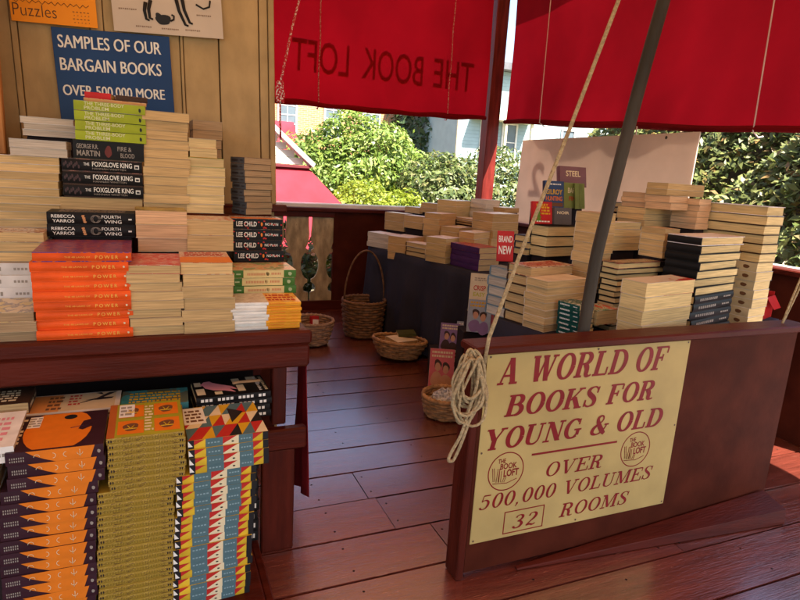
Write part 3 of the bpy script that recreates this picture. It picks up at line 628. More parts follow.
def sp_fourth(w, t):
    g = merged((text('REBECCA', .24*t, .015, .26*w, 'C'), T(-.32*w, .06*t)), (text('YARROS', .24*t, .015, .24*w, 'C'), T(-.32*w, -.32*t)), (text('FOURTH', .26*t, .005, .22*w, 'C'), T(.22*w, .06*t)), (text('WING', .26*t, .005, .20*w, 'C'), T(.24*w, -.34*t)))
    f = Geo()
    for k in range(4): f.add(blob(-.09*w+.006*w*(k-1.5), (.22-.16*k)*t, .02*w, .09*t, 7, seed=k))
    r = Geo()
    for k in range(3): r.tube([(.03*w+.045*w*math.cos(a_)+.012*w*k, .30*t*math.sin(a_), .0003) for a_ in [i*.5 for i in range(13)]], .0007, 4)
    e = rect(.42*w,.46*w,-.05*t,.08*t); return [(g, M_white), (f, ink('copper_ink', (.55,.25,.10))), (r, I_grey), (e, M_white)]
def sp_redblack(w, t):
    g = merged((text('LEE CHILD', .42*t, .02, .40*w, 'C'), T(-.22*w, -.20*t)), (text('NO PLAN', .24*t, .01, .26*w, 'C'), T(.28*w, -.10*t)))
    r = Geo(); rr_ = random.Random(3)
    for k in range(14): r.add(blob(rr_.uniform(-.48,.48)*w, rr_.uniform(-.4,.4)*t, .02*w, .07*t, 7, seed=k))
    d = Geo(); d.add(blob(.08*w, 0, .02*w, .2*t, 8)); return [(r, I_red), (g, M_white), (d, I_or)]
def sp_puz(w, t):
    y = rect(-.34*w,.30*w,-.46*t,.46*t); g = Geo()
    for k in range(12): g.add(rect(-.28*w+.024*w*k,-.28*w+.024*w*k+.016*w,-.18*t,.12*t,.0003))
    for k in range(6): g.add(rect(.10*w+.026*w*k,.10*w+.026*w*k+.018*w,-.12*t,.16*t,.0003))
    d = Geo(); d.add(blob(.04*w, 0, .025*w, .25*t, 10)); d2 = Geo(); d2.add(blob(.40*w, 0, .03*w, .25*t, 10)); d2.add(rect(-.45*w,-.38*w,-.1*t,.08*t))
    return [(y, ink('butter_ink', (.62,.50,.22))), (g, ink('faded_red_ink', (.50,.22,.10))), (d, I_brn), (d2, ink('pale_leaf_ink', (.35,.42,.22)))]
def sp_dune(w, t):
    o = Geo(); o.poly([(x*w,y*t,0) for x,y in ((-.30,.49),(-.22,.12),(-.11,-.22),(.0,-.49),(.36,-.49),(.41,.49))]); s_ = Geo()
    def arc(cx, a0, a1, cy=0, rx=.030, ry=.20): s_.tube([(cx*w+rx*w*math.cos(R(a0+(a1-a0)*k/8)), cy*t+ry*t*math.sin(R(a0+(a1-a0)*k/8)), .0004) for k in range(9)], .0008, 4)
    arc(-.19, 0, 180); arc(-.03, 90, -90); arc(.11, 90, 270); arc(.25, 180, 360, .05); s_.tube([(.25*w,.28*t,.0004),(.25*w,-.3*t,.0004)], .0008, 4)
    d = Geo()
    for k in range(7):
        for r_ in range(2): d.add(rect((-.46+.022*k)*w,(-.449+.022*k)*w,(-.02-.22*r_)*t,(.12-.22*r_)*t,.0002))
    d.add(blob(.45*w, -.05*t, .018*w, .16*t, 10), T(0,0,.0003)); return [(o, I_or), (s_, M_cream), (d, I_grey)]
def sp_yel(w, t):
    a = Geo(); b = Geo(); c = Geo()
    for k in range(22): a.add(rect((-.40+.036*k)*w,(-.40+.036*k+.022)*w,-.16*t,.22*t))
    for u in (-.47,-.44,.43,.46): b.add(blob(u*w, 0, .010*w, .26*t, 8))
    c.add(rect(-.5*w,.5*w,-.5*t,-.40*t,.0002)); return [(a, I_olv), (b, I_dk), (c, ink('light_mustard_ink', (.34,.22,.03)))]
def sp_tri(w, t):
    L = {}
    def q(m_, *pts): L.setdefault(m_, Geo()).poly([(x*w-w/2, y*t-t/2, z) for x,y,z in pts])
    Z, Z2 = 0, .0003
    q(M_black, (0,0,Z),(.07,0,Z),(.07,1,Z),(0,1,Z)); q(M_white, (0,.95,Z2),(.0,.25,Z2),(.055,.25,Z2))
    q(I_red, (.07,.98,Z2),(.07,.40,Z2),(.20,.98,Z2))
    q(I_blue, (.21,0,Z),(.42,0,Z),(.42,1,Z),(.21,1,Z)); q(I_cream, (.42,0,Z),(.62,0,Z),(.62,1,Z),(.42,1,Z)); q(I_red, (.42,1,Z2),(.42,.15,Z2),(.60,1,Z2))
    q(I_blue, (.62,0,Z),(.80,0,Z),(.80,1,Z),(.62,1,Z)); q(I_red, (.80,1,Z2),(.80,.2,Z2),(.93,1,Z2)); q(M_black, (.93,0,Z),(1,0,Z),(1,1,Z),(.93,1,Z))
    g = Geo(); g.add(blob(.545*w-w/2, -.16*t, .018*w, .10*t, 8), T(0,0,.0005)); h = Geo()
    for k in range(4): h.add(rect((.235+.04*k)*w-w/2,(.26+.04*k)*w-w/2,-.10*t,.06*t,.0004)); h.add(rect((.645+.035*k)*w-w/2,(.668+.035*k)*w-w/2,-.10*t,.06*t,.0004))
    out = [(v, k) for k, v in L.items()]; out += [(g, M_black), (h, ink('pale_blue_ink', (.22,.33,.36)))]; return out
def sp_bird(w, t):
    a = Geo()
    for k in range(16): a.add(rect((-.44+.055*k)*w,(-.44+.055*k+.038)*w,-.22*t,.22*t)) if k % 5 != 3 else None
    return [(a, M_white)]
def sp_dots(w, t):
    a = Geo(); d = Geo()
    for k in range(7): a.add(rect((-.42+.09*k)*w,(-.42+.09*k+.05)*w,-.14*t,.14*t))
    d.add(blob(.34*w, 0, .05*w, .22*t, 10)); return [(a, I_brn), (d, I_brn)]
def sp_plain_title(mt, lab=True):
    def f(w, t):
        a = Geo()
        for k in range(9): a.add(rect((-.38+.05*k)*w,(-.38+.05*k+.034)*w,-.16*t,.16*t))
        for k in range(4): a.add(rect((.22+.05*k)*w,(.22+.05*k+.034)*w,-.10*t,.10*t))
        return [(a, mt)]
    return f
# cover art: list of (geo, material) on the top face, centred, sx wide, sy deep
def lines_art(mt, u0, u1, v0, v1, rows, z=.0004, seed=1):
    r = random.Random(seed); g = Geo(); h = (v1-v0)/rows
    for i in range(rows):
        x = u0
        while x < u1-.004:
            wd = min(r.uniform(.006,.02), u1-x); g.add(rect(x, x+wd, v0+h*i+h*.2, v0+h*i+h*.75, z)); x += wd+.004
    return (g, mt)
def top_dune(w, d):
    o = Geo(); n = 26; P = []
    for k in range(n): a_ = 2*math.pi*k/n; P.append((max(-.40*w, min(.34*w, -.03*w+.37*w*math.cos(a_))), max(-.47*d, min(.49*d, .02*d+.60*d*math.sin(a_))), .0003))
    o.poly(P); st = rect(-.39*w,-.25*w,.12*d,.44*d,.0006); ov = Geo(); ov.add(blob(.07*w,.36*d,.075*w,.07*d,18,wob=0), T(0,0,.0006)); s_ = Geo()
    s_.poly([(.19*w,-.02*d,.0005),(.24*w,-.06*d,.0005),(.33*w,.02*d,.0005),(.42*w,-.10*d,.0005),(.47*w,.10*d,.0005),(.42*w,.28*d,.0005),(.36*w,.34*d,.0005),(.31*w,.24*d,.0005),(.23*w,.20*d,.0005)])
    s_.tube([(.10*w,.02*d,.0006),(.34*w,.10*d,.0006)], .0012, 4); tx = lines_art(I_grey, -.385*w, -.255*w, .14*d, .42*d, 4, .0009); ti = lines_art(M_cream, -.47*w, -.41*w, -.42*d, .42*d, 8, .0006, 3)
    return [(o, I_or), (st, M_white), (ov, M_black), (s_, C_plum), tx, ti]
def top_yel(w, d):
    L = [(rect(-.5*w,-.40*w,-.5*d,.5*d,.0003), mat('brick_red_ink', (.40,.10,.02), .4)), (rect(-.40*w,.5*w,-.5*d,.5*d,.0002), mat('olive_yellow_ink', (.33,.30,.02), .4))]; o = Geo(); k_ = Geo(); y = Geo()
    for cx in (-.20,.28):
        for cy in (-.24,.24):
            o.add(rect((cx-.17)*w,(cx+.17)*w,(cy-.19)*d,(cy+.19)*d,.0005)); k_.add(blob(cx*w, cy*d, .10*w, .12*d, 16, seed=int(cx*10)), T(0,0,.0008))
            for q in range(6): a_ = q*1.05; y.tube([(cx*w,(cy-.05)*d,.001),(cx*w+.085*w*math.cos(a_),(cy-.05)*d+.11*d*abs(math.sin(a_)),.001)], .0015, 4)
    st = rect(-.37*w,-.16*w,.06*d,.46*d,.0012); return L+[(o, I_or), (k_, I_brn), (y, I_yel), (st, M_white), lines_art(I_grey,-.35*w,-.18*w,.10*d,.42*d,3,.0015), lines_art(M_cream,-.02*w,.10*w,-.4*d,.4*d,9,.0011,5)]
def top_tri(w, d):
    L = {}; r = random.Random(11); ms = [I_red, I_blue, I_yel, I_cream, I_red, I_blue, M_black]
    def q(m_, P): L.setdefault(m_, Geo()).poly(P)
    nx, ny = 6, 3
    for i in range(nx):
        for j in range(ny):
            x0, x1 = -w/2+w*i/nx, -w/2+w*(i+1)/nx; y0, y1 = -d/2+d*j/ny, -d/2+d*(j+1)/ny; m1 = ms[(i*2+j*3) % 7]; m2 = ms[(i*3+j*5+1) % 6]
            if m1 is m2: m2 = I_yel if m1 is not I_yel else I_blue
            q(m1, [(x0,y0,.0003),(x1,y0,.0003),(x1,y1,.0003)]); q(m2, [(x0,y0,.0003),(x1,y1,.0003),(x0,y1,.0003)])
    out = [(v, k) for k, v in L.items()]; out.append((rect(-.5*w,-.22*w,-.05*d,.48*d,.0006), M_white)); g = Geo(); g.poly([(.10*w,.36*d,.0007),(.10*w,-.12*d,.0007),(.30*w,.20*d,.0007)]); out.append((g, I_dk))
    out.append(lines_art(I_brn,-.47*w,-.25*w,0,.42*d,4,.0009)); return out
def top_bird(w, d):
    b = Geo(); b.poly([(x*w, y*d, .0005) for x, y in ((-.40,.18),(-.33,.36),(-.25,.38),(-.22,.28),(-.10,.12),(.02,-.02),(.08,-.22),(-.02,-.14),(.04,-.36),(-.10,-.22),(-.24,-.16),(-.34,-.02),(-.36,.14))][::-1])
    st = Geo()
    for a_ in ((-.47,-.36,-.36,-.02),(-.47,-.38,.12,.36),(-.24,-.14,-.40,-.24),(.05,.16,.22,.40),(.08,.18,-.34,.02),(.26,.40,.2,.44)): st.add(rect(a_[0]*w,a_[1]*w,a_[2]*d,a_[3]*d,.0004))
    br = Geo(); br.tube([(.05*w,.10*d,.002),(.14*w,.14*d,.002),(.44*w,.12*d,.002)], .006, 6); return [(b, I_pink), (st, M_cream), (br, ink('wood_ink', (.42,.22,.10))), lines_art(M_white,.36*w,.42*w,-.4*d,.4*d,12,.0005,4), lines_art(M_cream,.44*w,.48*w,-.4*d,.4*d,12,.0005,6)]
def top_sketch(w, d):
    a = rect(-.48*w,-.16*w,-.46*d,.46*d,.0003); b = rect(-.16*w,.44*w,-.46*d,.46*d,.0003); f = Geo()
    for P in ([(.10,.05),(.22,.12),(.36,.44),(.46,.46),(.30,.16),(.42,.14),(.40,.06),(.24,.02)],[(.02,-.12),(.12,.02),(.20,.04),(.08,-.08)],[(.30,.30),(.20,.44),(.27,.46)]): f.poly([(x*w,y*d,.0006) for x,y in P])
    return [(a, ink('faded_orange_ink', (.55,.22,.06))), (b, ink('parchment_ink', (.55,.40,.22))), (f, I_dk), lines_art(I_brn,-.30*w,-.14*w,-.40*d,.40*d,4,.0006,3), lines_art(I_red,-.08*w,.05*w,-.2*d,.42*d,4,.0006,7)]
def top_band(m1, m2, seed=1):
    def f(w, d): return [(rect(-.5*w,.5*w,-.5*d,-.02*d,.0003), m1), lines_art(m2,-.4*w,.4*w,.05*d,.42*d,3,.0004,seed)]
    return f
def top_text(mt, seed, rows=4, sticker=False):
    def f(w, d):
        o = [lines_art(mt,-.38*w,.38*w,-.36*d,.36*d,rows,.0004,seed)]
        if sticker: o.append((rect(.2*w,.38*w,.05*d,.4*d,.0007), M_white))
        return o
    return f

P_, H_ = 'paperback', 'hardback'
# key: kind, spine side, cover, spine, pages, top cover material, top art, spine art, description, pile
ST = {
'orange': (H_,'F',C_or,C_or,CREAM,A_blueor,None,sp_orange,'glossy orange book with gold spine lettering','the big orange pile'),
'redtop': (P_,'B',C_tan,C_tan,TAN,A_redwhite,None,None,'thick tan-edged paperback','the red-topped pile beside the orange pile'),
'whiteorange': (P_,'B',C_tan,C_tan,TAN,A_scrib,top_band(I_or,I_red,5),None,'tan-edged paperback','the pile topped orange and white'),
'whitethin': (P_,'F',C_white,C_white,WHITE,A_wp,None,None,'thin white booklet','the little white pile beside the yellow'),
'yellowthin': (P_,'F',C_yel,C_yel,CREAM,A_yw,top_text(I_red,4,3),sp_plain_title(I_or),'thin yellow-orange booklet','the yellow pile at the table corner'),
'farleft_low': (P_,'B',C_tan,C_tan,BROWN,art_mat('yellow_grey_art',[(.6,.48,.2),(.3,.25,.2),(.62,.5,.3)],25),None,None,'brown-edged paperback','the low far left front pile'),
'farleft_spines': (P_,'F',C_pale,C_pale,CREAM,C_tan,None,sp_plain_title(I_grey),'pale grey-lettered spine book','the pale pile left of the orange'),
'farleft_mid': (P_,'B',C_slate,C_slate,TAN,A_warm,top_text(M_white,6),None,'thick tan book under blue-grey cover','the row above the pale pile'),
'fourth': (H_,'F',C_blk,C_blk,CREAM,C_blk,top_text(I_grey,8),sp_fourth,'black book with white and copper spine','the pair above the orange pile'),
'ochretop': (P_,'B',C_ltan,C_ltan,PINK,A_ochre,None,None,'pinkish-edged paperback','the ochre-topped pile'),
'scribble': (P_,'B',C_tan,C_tan,TAN,A_scrib,None,None,'tan-edged paperback','the red scribbled white-topped pile'),
'redblack': (P_,'F',C_brn,C_blk,TAN,A_dusk,top_band(I_or,M_white,9),sp_redblack,'black and red spine thriller','the pile before the brown pile'),
'creamgreen': (P_,'F',C_grn,C_grn,CREAM,A_puz,None,sp_puz,'cream and green spine book','the pile behind white and yellow piles'),
'lime': (P_,'F',C_blk,C_lime,CREAM,art_mat('grey_orange_art',[(.25,.25,.25),(.35,.3,.28),(.5,.25,.1)],25),top_text(M_white,12),sp_lime,'lime green spine book','the lime pile below the navy sign'),
'crest': (P_,'F',C_tan,ink('apricot_ink',(.5,.27,.1)),CREAM,A_warm,None,None,'thin apricot spined book on top of the lime pile',None),
'redtip': (P_,'F',C_red,C_red,CREAM,C_red,None,None,'small red book crowning the lime pile in front of the navy sign',None),
'darktip': (P_,'F',C_brn,C_brn,CREAM,A_dk,None,None,'small dark book beside the red one crowning the lime pile',None),
'darkgarnet': (P_,'F',C_olive,C_blk,TAN,C_olive,None,sp_garnet,'thick black spine book with dark red seal under the lime books',None),
'foxglove': (H_,'F',C_brn,C_blk,CREAM,A_dk,top_text(M_cream,14),sp_fox,'black spine book with white capitals','the three under the lime pile'),
'blacktan': (P_,'B',C_blk,C_blk,TAN,C_blk,top_text(I_grey,15),None,'tan-edged book with black cover under the three black books',None),
'tanA': (P_,'B',C_tan,C_tan,TAN,C_tan,None,None,'tan-edged paperback','the tall tan tower by the lime pile'),
'tanB': (P_,'B',C_ltan,C_ltan,CREAM,C_lime,None,None,'cream-edged paperback','the pile left of the brown pile'),
'yellowsmall': (P_,'B',C_yel,C_yel,CREAM,C_ltan,None,None,'small cream paperback','the small pair left of the wall corner'),
'brown': (P_,'L',C_brn,C_slate2,BROWN,A_dk,None,sp_plain_title(I_dk),'dark brown paperback','brown pile at the wall corner'),
'rearlong': (P_,'B',C_ltan,C_ltan,TAN,A_toplit,None,None,'wide tan-edged paperback','the wide far left rear pile'),
'reargrey': (P_,'B',C_pale,C_pale,GREY,C_pale,None,None,'grey-edged paperback','the pile against the wall'),
'reargreyB': (P_,'B',C_ltan,C_ltan,GREY,C_pale,None,None,'grey-tan paperback','the pair across the wide far left pile'),
'rearbrown': (P_,'B',C_brn,C_brn,BROWN,C_tan,None,None,'brown-edged paperback','the wall-side pile behind the tan tower'),
'whitelow': (P_,'B',C_white,C_white,WHITE,A_toplit,None,None,'white-edged paperback','the low white back table corner pile'),
'pairtop': (P_,'B',C_ltan,C_ltan,TAN,A_toplit,None,None,'thick tan paperback','front left pile on the back table'),
'darkthree': (H_,'B',C_brn,C_brn,CREAM,A_toplit,None,None,'dark covered hardback','the low dark back table front pile'),
'blockfront': (P_,'B',C_ltan,C_ltan,CREAM,A_toplit,None,None,'thick cream-edged paperback','four-book block at the back table edge'),
'purple': (P_,'L',C_purple,C_purple,TAN,A_purple,None,None,'purple and red spine book','the purple back table pile'),
'tallback': (P_,'B',C_ltan,C_ltan,TAN,A_toplit,None,None,'thick tan book','two-book stack behind the front left pile'),
'secondback': (P_,'B',C_ltan,C_ltan,TAN,A_toplit,None,None,'thick tan book','two-book stack left of the central four'),
'mid': (P_,'B',C_ltan,C_ltan,TAN,A_toplit,None,None,'thick tan paperback','central pile of four on the back table'),
'rearA': (P_,'B',C_tan,C_tan,TAN,A_toplit,None,None,'orange-tan paperback','rear pair nearest the railing window'),
'rearB': (P_,'B',C_tan,C_tan,TAN,A_toplit,None,None,'single tan book at the far rear of the back table',None),
'rearC': (P_,'B',C_ltan,C_ltan,CREAM,A_toplit,None,None,'pale tan paperback','rear three topmost on the back table'),
'rearD': (P_,'B',C_white,C_white,WHITE,A_toplit,None,None,'white-edged paperback','the rear white pile by the post'),
'flat': (P_,'B',C_ltan,C_ltan,TAN,A_toplit,None,None,'tan paperback','pale pair right of the four-book block'),
'darklines': (H_,'B',C_brn,C_brn,TAN,A_toplit,None,None,'thin dark covered book','thin dark pile in the back table middle'),
'lowtwo': (P_,'B',C_ltan,C_ltan,TAN,A_toplit,None,None,'thick tan paperback','pair behind the purple pile'),
'twin': (P_,'B',C_ltan,C_ltan,TAN,A_toplit,None,None,'broad tan paperback','broad pair at the right of the back table'),
'single': (P_,'B',C_ltan,C_ltan,TAN,A_toplit,None,None,'single tan book lying behind the broad pair near the post',None),
'redcover': (H_,'B',C_brn,C_brn,TAN,A_warm,top_text(I_red,21),None,'dark covered hardback','the pile topped with red lettering'),
'tanfront': (P_,'B',C_ltan,C_ltan,TAN,C_ltan,None,None,'tan-edged paperback','front tan pile left of the bent pole'),
'greenspine': (P_,'L',C_dgreen,C_dgreen,CREAM,A_dgreen,None,sp_plain_title(M_white),'dark green spine book','dark green pile behind the bent pole'),
'greenred': (P_,'B',C_white,C_white,CREAM,A_rgw,None,None,'red, green and white covered book right of the bent pole',None),
'darkcover': (H_,'B',C_blk,C_blk,CREAM,A_dk,top_text(M_cream,22),None,'black covered hardback','the hardbacks right of the bent pole'),
'bigblock': (P_,'B',C_ltan,C_ltan,CREAM,art_mat('white_red_art',[(.62,.55,.45),(.6,.52,.42),(.4,.03,.02)],9),None,None,'very thick cream-edged book','big block behind the half wall'),
'hardback': (H_,'L',C_blk,C_blk,CREAM,A_toplit,None,None,'black hardback with cream pages','the tall right end hardbacks'),
'cornertall': (H_,'B',C_brn,C_brn,CREAM,A_toplit,None,None,'dark covered hardback','the tallest pile by the side railing'),
'palespine': (P_,'L',C_pale,cov('butter_cover',(.55,.44,.26)),CREAM,C_pale,None,sp_dots,'cream spine book with brown dot','the railing pile lower half'),
'blackfront': (H_,'F',C_blk,C_blk,CREAM,C_blk,None,sp_plain_title(I_grey),'black spine hardback','the lowest books of the right end hardbacks'),
'fivemid': (P_,'B',C_tan,C_tan,PINK,C_tan,None,None,'pinkish-edged paperback','the pile left of the tallest pile'),
'toptwo': (P_,'B',C_tan,C_tan,TAN,C_ltan,None,None,'wide tan book','pair topmost on the right table'),
'tworight': (P_,'B',C_tan,C_tan,PINK,C_tan,None,None,'tan book','pair just under the topmost pair'),
'tworow': (P_,'B',C_tan,C_tan,PINK,C_tan,None,None,'tan paperback','small pile left of the topmost pair'),
'threerow': (P_,'B',C_tan,C_tan,TAN,C_tan,None,None,'broad tan paperback','broad trio under the topmost pairs'),
'fiverow': (P_,'B',C_ltan,C_ltan,TAN,C_tan,None,None,'tan-edged paperback','the pile left of the tall hardbacks'),
'creamfour': (P_,'B',C_ltan,C_ltan,CREAM,A_toplit,None,None,'cream-edged book','cream pile behind the bent pole'),
'darkpair': (H_,'B',C_blk,C_blk,CREAM,A_dk,None,None,'dark covered hardback','dark pair right of the olive face-out book'),
'tansix': (P_,'B',C_ltan,C_ltan,TAN,C_tan,None,None,'tan-edged paperback','tower just left of the bent pole'),
'hardthree': (H_,'B',C_blk,C_blk,CREAM,C_blk,None,None,'black covered hardback','trio carrying the face-out books'),
'smallthree': (H_,'B',C_navy,C_navy,CREAM,C_navy,None,None,'dark covered hardback','small trio left of the face-out books'),
'teal': (H_,'B',C_slate,C_slate,GREY,C_slate,None,None,'grey-blue covered book','grey-blue pile by the slanting rope'),
'dune': (P_,'F',C_plum,C_plum,CREAM,C_plum,top_dune,sp_dune,'black and orange spine paperback','the tall lower orange and black stack'),
'mustard': (P_,'F',C_must,art_mat('mottled_gold_spine', [(.32,.20,.02),(.24,.15,.02),(.40,.26,.04),(.15,.085,.02)], 70, (1,1,3), .45),CREAM,C_must,top_yel,sp_yel,'thin mustard yellow paperback','the tall mustard stack'),
'triangle': (P_,'F',C_tri,C_tri,CREAM,C_tri,top_tri,sp_tri,'paperback with bright triangle patterned spine','the tall triangle stack'),
'bird': (P_,'F',C_blk,C_blk,CREAM,C_blk,top_bird,sp_bird,'black paperback with white lettering','pile with the pink bird cover'),
'blackslim': (P_,'F',C_blk,C_blk,CREAM,C_blk,None,sp_bird,'black spine paperback','the dark stack behind the triangle stack'),
'sketch': (P_,'F',C_ltan,C_ltan,CREAM,C_ltan,top_sketch,sp_plain_title(I_brn),'worn orange and parchment covered book behind the orange and black stack',None),
'tealtop': (P_,'F',C_teal,C_teal,CREAM,A_teal,top_text(I_yel,31),None,'teal covered book behind the mustard stack',None),
'darktitle': (P_,'R',C_brn,C_brn,TAN,C_brn,top_text(M_cream,32,5),sp_plain_title(M_cream),'dark brown book with cream lettering at the lower far left',None),
'whitepink': (P_,'F',C_white,C_white,PINK,C_white,top_text(I_pink,33,5),sp_plain_title(I_grey),'white covered paperback','the white lower far left stack'),
}
GROUP = {'left': 'books stacked on the left display table', 'back': 'books stacked on the back table', 'right': 'books stacked on the right table', 'low': 'books stacked on the lower platform'}
STACKS = [
('orange',-0.2007,2.1,0.848,0,0.2613,0.29,0.0296,9),
('redtop',0.0026,2.08,0.848,0,0.1575,0.25,0.0284,8),
('whiteorange',0.1593,2.08,0.848,0,0.1618,0.25,0.0389,6),
('whitethin',0.294,2.035,0.848,0,0.1194,0.15,0.0107,9),
('yellowthin',0.4075,2.035,0.848,0,0.1213,0.15,0.0106,9),
('farleft_low',-0.4094,2.055,0.848,0,0.1645,0.2,0.0293,3),
('farleft_spines',-0.4555,2.23,0.9292,0,0.2056,0.13,0.0398,3),
('farleft_mid',-0.4383,2.24,1.0491,0,0.2303,0.12,0.0319,3),
('fourth',-0.1901,2.32,1.1234,0,0.2679,0.13,0.041,2),
('ochretop',0.0287,2.3,1.0783,0,0.1692,0.17,0.048,3),
('scribble',0.191,2.3,1.0828,0,0.1625,0.17,0.0562,2),
('redblack',0.3745,2.36,1.0321,0,0.191,0.12,0.0409,4),
('creamgreen',0.3707,2.205,0.9387,0,0.2273,0.17,0.0297,3),
('lime',-0.1332,2.5,1.448,0,0.2304,0.14,0.0338,4),
('darkgarnet',-0.1404,2.5,1.3836,0,0.232,0.14,0.0639,1),
('foxglove',-0.1583,2.505,1.2463,0,0.2622,0.15,0.0456,3),
('blacktan',-0.1756,2.515,1.2,0,0.2831,0.17,0.0458,1),
('tanA',0.0534,2.485,1.2,0,0.1648,0.11,0.0336,11),
('tanB',0.194,2.485,1.2,0,0.1409,0.11,0.0354,6),
('yellowsmall',0.1877,2.475,1.4129,0,0.1022,0.09,0.0352,2),
('brown',0.377,2.48,1.2,24,0.1258,0.1,0.025,9),
('rearlong',-0.4609,2.485,1.1052,0,0.3106,0.11,0.0276,10),
('reargrey',-0.3505,2.705,1.4544,0,0.1768,0.17,0.023,3),
('reargreyB',-0.3653,2.49,1.3817,0,0.1748,0.12,0.028,2),
('rearbrown',0.2179,2.735,1.4142,0,0.12,0.15,0.0376,4),
('whitelow',1.8824,4.8079,0.752,24,0.15,0.2747,0.0422,3),
('pairtop',1.9725,4.5347,0.69,30,0.2286,0.211,0.0652,3),
('darkthree',1.9939,4.2765,0.752,20,0.12,0.2314,0.0364,3),
('blockfront',2.066,4.0242,0.752,28,0.2026,0.1883,0.047,4),
('purple',2.1836,3.7395,0.752,12,0.1945,0.3227,0.0418,4),
('tallback',2.0947,5.0296,0.8822,24,0.11,0.2434,0.0803,2),
('secondback',2.1714,4.7731,0.929,24,0.11,0.2273,0.0558,2),
('mid',2.2825,4.545,0.752,28,0.2386,0.1687,0.0479,7),
('rearA',2.4583,5.0662,1.0502,24,0.11,0.2119,0.0458,2),
('rearB',2.4029,5.333,1.0251,24,0.11,0.1998,0.0573,1),
('rearC',2.52,4.7387,1.038,28,0.2755,0.2056,0.0516,3),
('rearD',2.7527,4.6055,1.0306,15,0.178,0.1875,0.0372,5),
('flat',2.3699,4.371,0.871,28,0.2586,0.171,0.0403,3),
('darklines',2.5148,4.4551,1.0021,12,0.12,0.2102,0.0193,3),
('lowtwo',2.3018,3.9537,0.8034,28,0.2623,0.1354,0.0481,4),
('twin',2.5398,4.065,0.8773,14,0.2948,0.224,0.0646,4),
('single',2.9026,4.5301,1.1162,20,0.2185,0.1898,0.0428,1),
('redcover',1.6959,2.2718,0.752,12,0.3008,0.144,0.0448,6),
('tanfront',1.6897,2.1332,0.752,12,0.2711,0.1245,0.0327,7),
('greenspine',1.6924,1.988,0.752,14,0.1,0.1161,0.0208,7),
('greenred',1.8375,2.0138,0.8018,8,0.1626,0.12,0.0649,1),
('darkcover',2.0751,2.0771,0.752,10,0.3586,0.0937,0.0262,12),
('bigblock',1.9228,1.7798,0.752,12,0.3401,0.1132,0.0573,5),
('hardback',2.3922,1.9749,0.9404,14,0.3853,0.1598,0.0376,7),
('blackfront',2.3922,1.9749,0.752,14,0.3853,0.1598,0.0376,5),
('cornertall',2.7869,2.1178,1.0737,10,0.16,0.3244,0.0459,6),
('palespine',2.7869,2.1178,0.752,10,0.16,0.3244,0.0459,7),
('fivemid',2.6049,2.2741,1.2081,12,0.12,0.1415,0.0309,5),
('toptwo',2.5459,2.3374,1.3705,12,0.351,0.1168,0.031,2),
('tworight',2.4551,2.3051,1.3,12,0.16,0.1446,0.035,2),
('tworow',2.4313,2.4529,1.3,14,0.14,0.1469,0.0254,3),
('threerow',2.5141,2.4603,1.2026,12,0.3399,0.1631,0.0323,3),
('fiverow',2.2514,2.12,1.0813,10,0.12,0.129,0.0276,5),
('creamfour',2.2467,2.3782,1.0787,8,0.2177,0.0768,0.0361,4),
('darkpair',2.4727,2.6853,1.2565,8,0.1288,0.0571,0.0279,2),
('tansix',1.9887,2.2748,0.887,14,0.12,0.1438,0.0482,8),
('hardthree',1.9974,2.607,1.0122,14,0.2342,0.1161,0.055,3),
('smallthree',1.8819,2.6849,1.0063,14,0.08,0.101,0.0353,3),
('teal',1.5562,2.361,0.752,14,0.07,0.152,0.0475,5),
('crest',-0.1132,2.5200,1.5837,2,.205,.115,.012,1),
('redtip',-0.1682,2.5300,1.5962,-4,.085,.12,.022,1),
('darktip',-0.0682,2.5300,1.5962,3,.105,.115,.020,1),
('dune',-.2475,1.735,.0885,0,.222,.235,.0352,16),
('mustard',-.0315,1.735,.0885,0,.196,.235,.0174,33),
('triangle',.183,1.740,.0885,3,.225,.235,.0257,21),
('bird',.231,1.965,.562,2,.242,.165,.0220,4),
('blackslim',.240,1.940,.0885,0,.150,.10,.0393,12),
('sketch',-.235,1.948,.616,0,.250,.145,.032,1),
('tealtop',-.010,1.945,.622,0,.20,.13,.022,1),
('darktitle',-.475,1.945,.648,3,.25,.135,.034,1),
('whitepink',-.465,1.735,.400,2,.200,.235,.0445,6),
]
ORD = ['top', 'second from top', 'third from top', 'fourth from top', 'fifth from top', 'sixth from top', 'seventh from top', 'eighth from top', 'ninth from top', 'tenth from top']
def ordinal(i, n):
    if i == n-1 and n > 1: return 'bottom'
    if i < 10: return ORD[i]
    w = {11:'eleventh',12:'twelfth',13:'thirteenth',14:'fourteenth',15:'fifteenth',16:'sixteenth',17:'seventeenth',18:'eighteenth',19:'nineteenth',20:'twentieth'}
    k = i+1
    if k <= 20: return w[k] + ' from top'
    t_ = {2:'twenty',3:'thirty'}[k//10]; u_ = ['','first','second','third','fourth','fifth','sixth','seventh','eighth','ninth'][k % 10]
    return (f'{t_}-{u_}' if u_ else {2:'twentieth',3:'thirtieth'}[k//10]) + ' from top'
DRIFT = {'dune': lambda i: -.0015*i-(.018 if i > 2 else 0), 'mustard': lambda i: 0 if i < 9 else -.024-.0006*i, 'triangle': lambda i: 0 if i < 4 else -.030-.0012*i, 'whitepink': lambda i: .018 if i == 0 else -.02-.0028*i, 'blackslim': lambda i: .0}
JIT = {'triangle': .7, 'mustard': .6, 'dune': .7}
BACK = ['whitelow','pairtop','darkthree','blockfront','purple','tallback','secondback','mid','rearA','rearB','rearC','rearD','flat','darklines','lowtwo','twin','single']
LOWK = ['dune','mustard','triangle','bird','blackslim','sketch','tealtop','darktitle','whitepink']
LEFTK = list(ST)[:28]
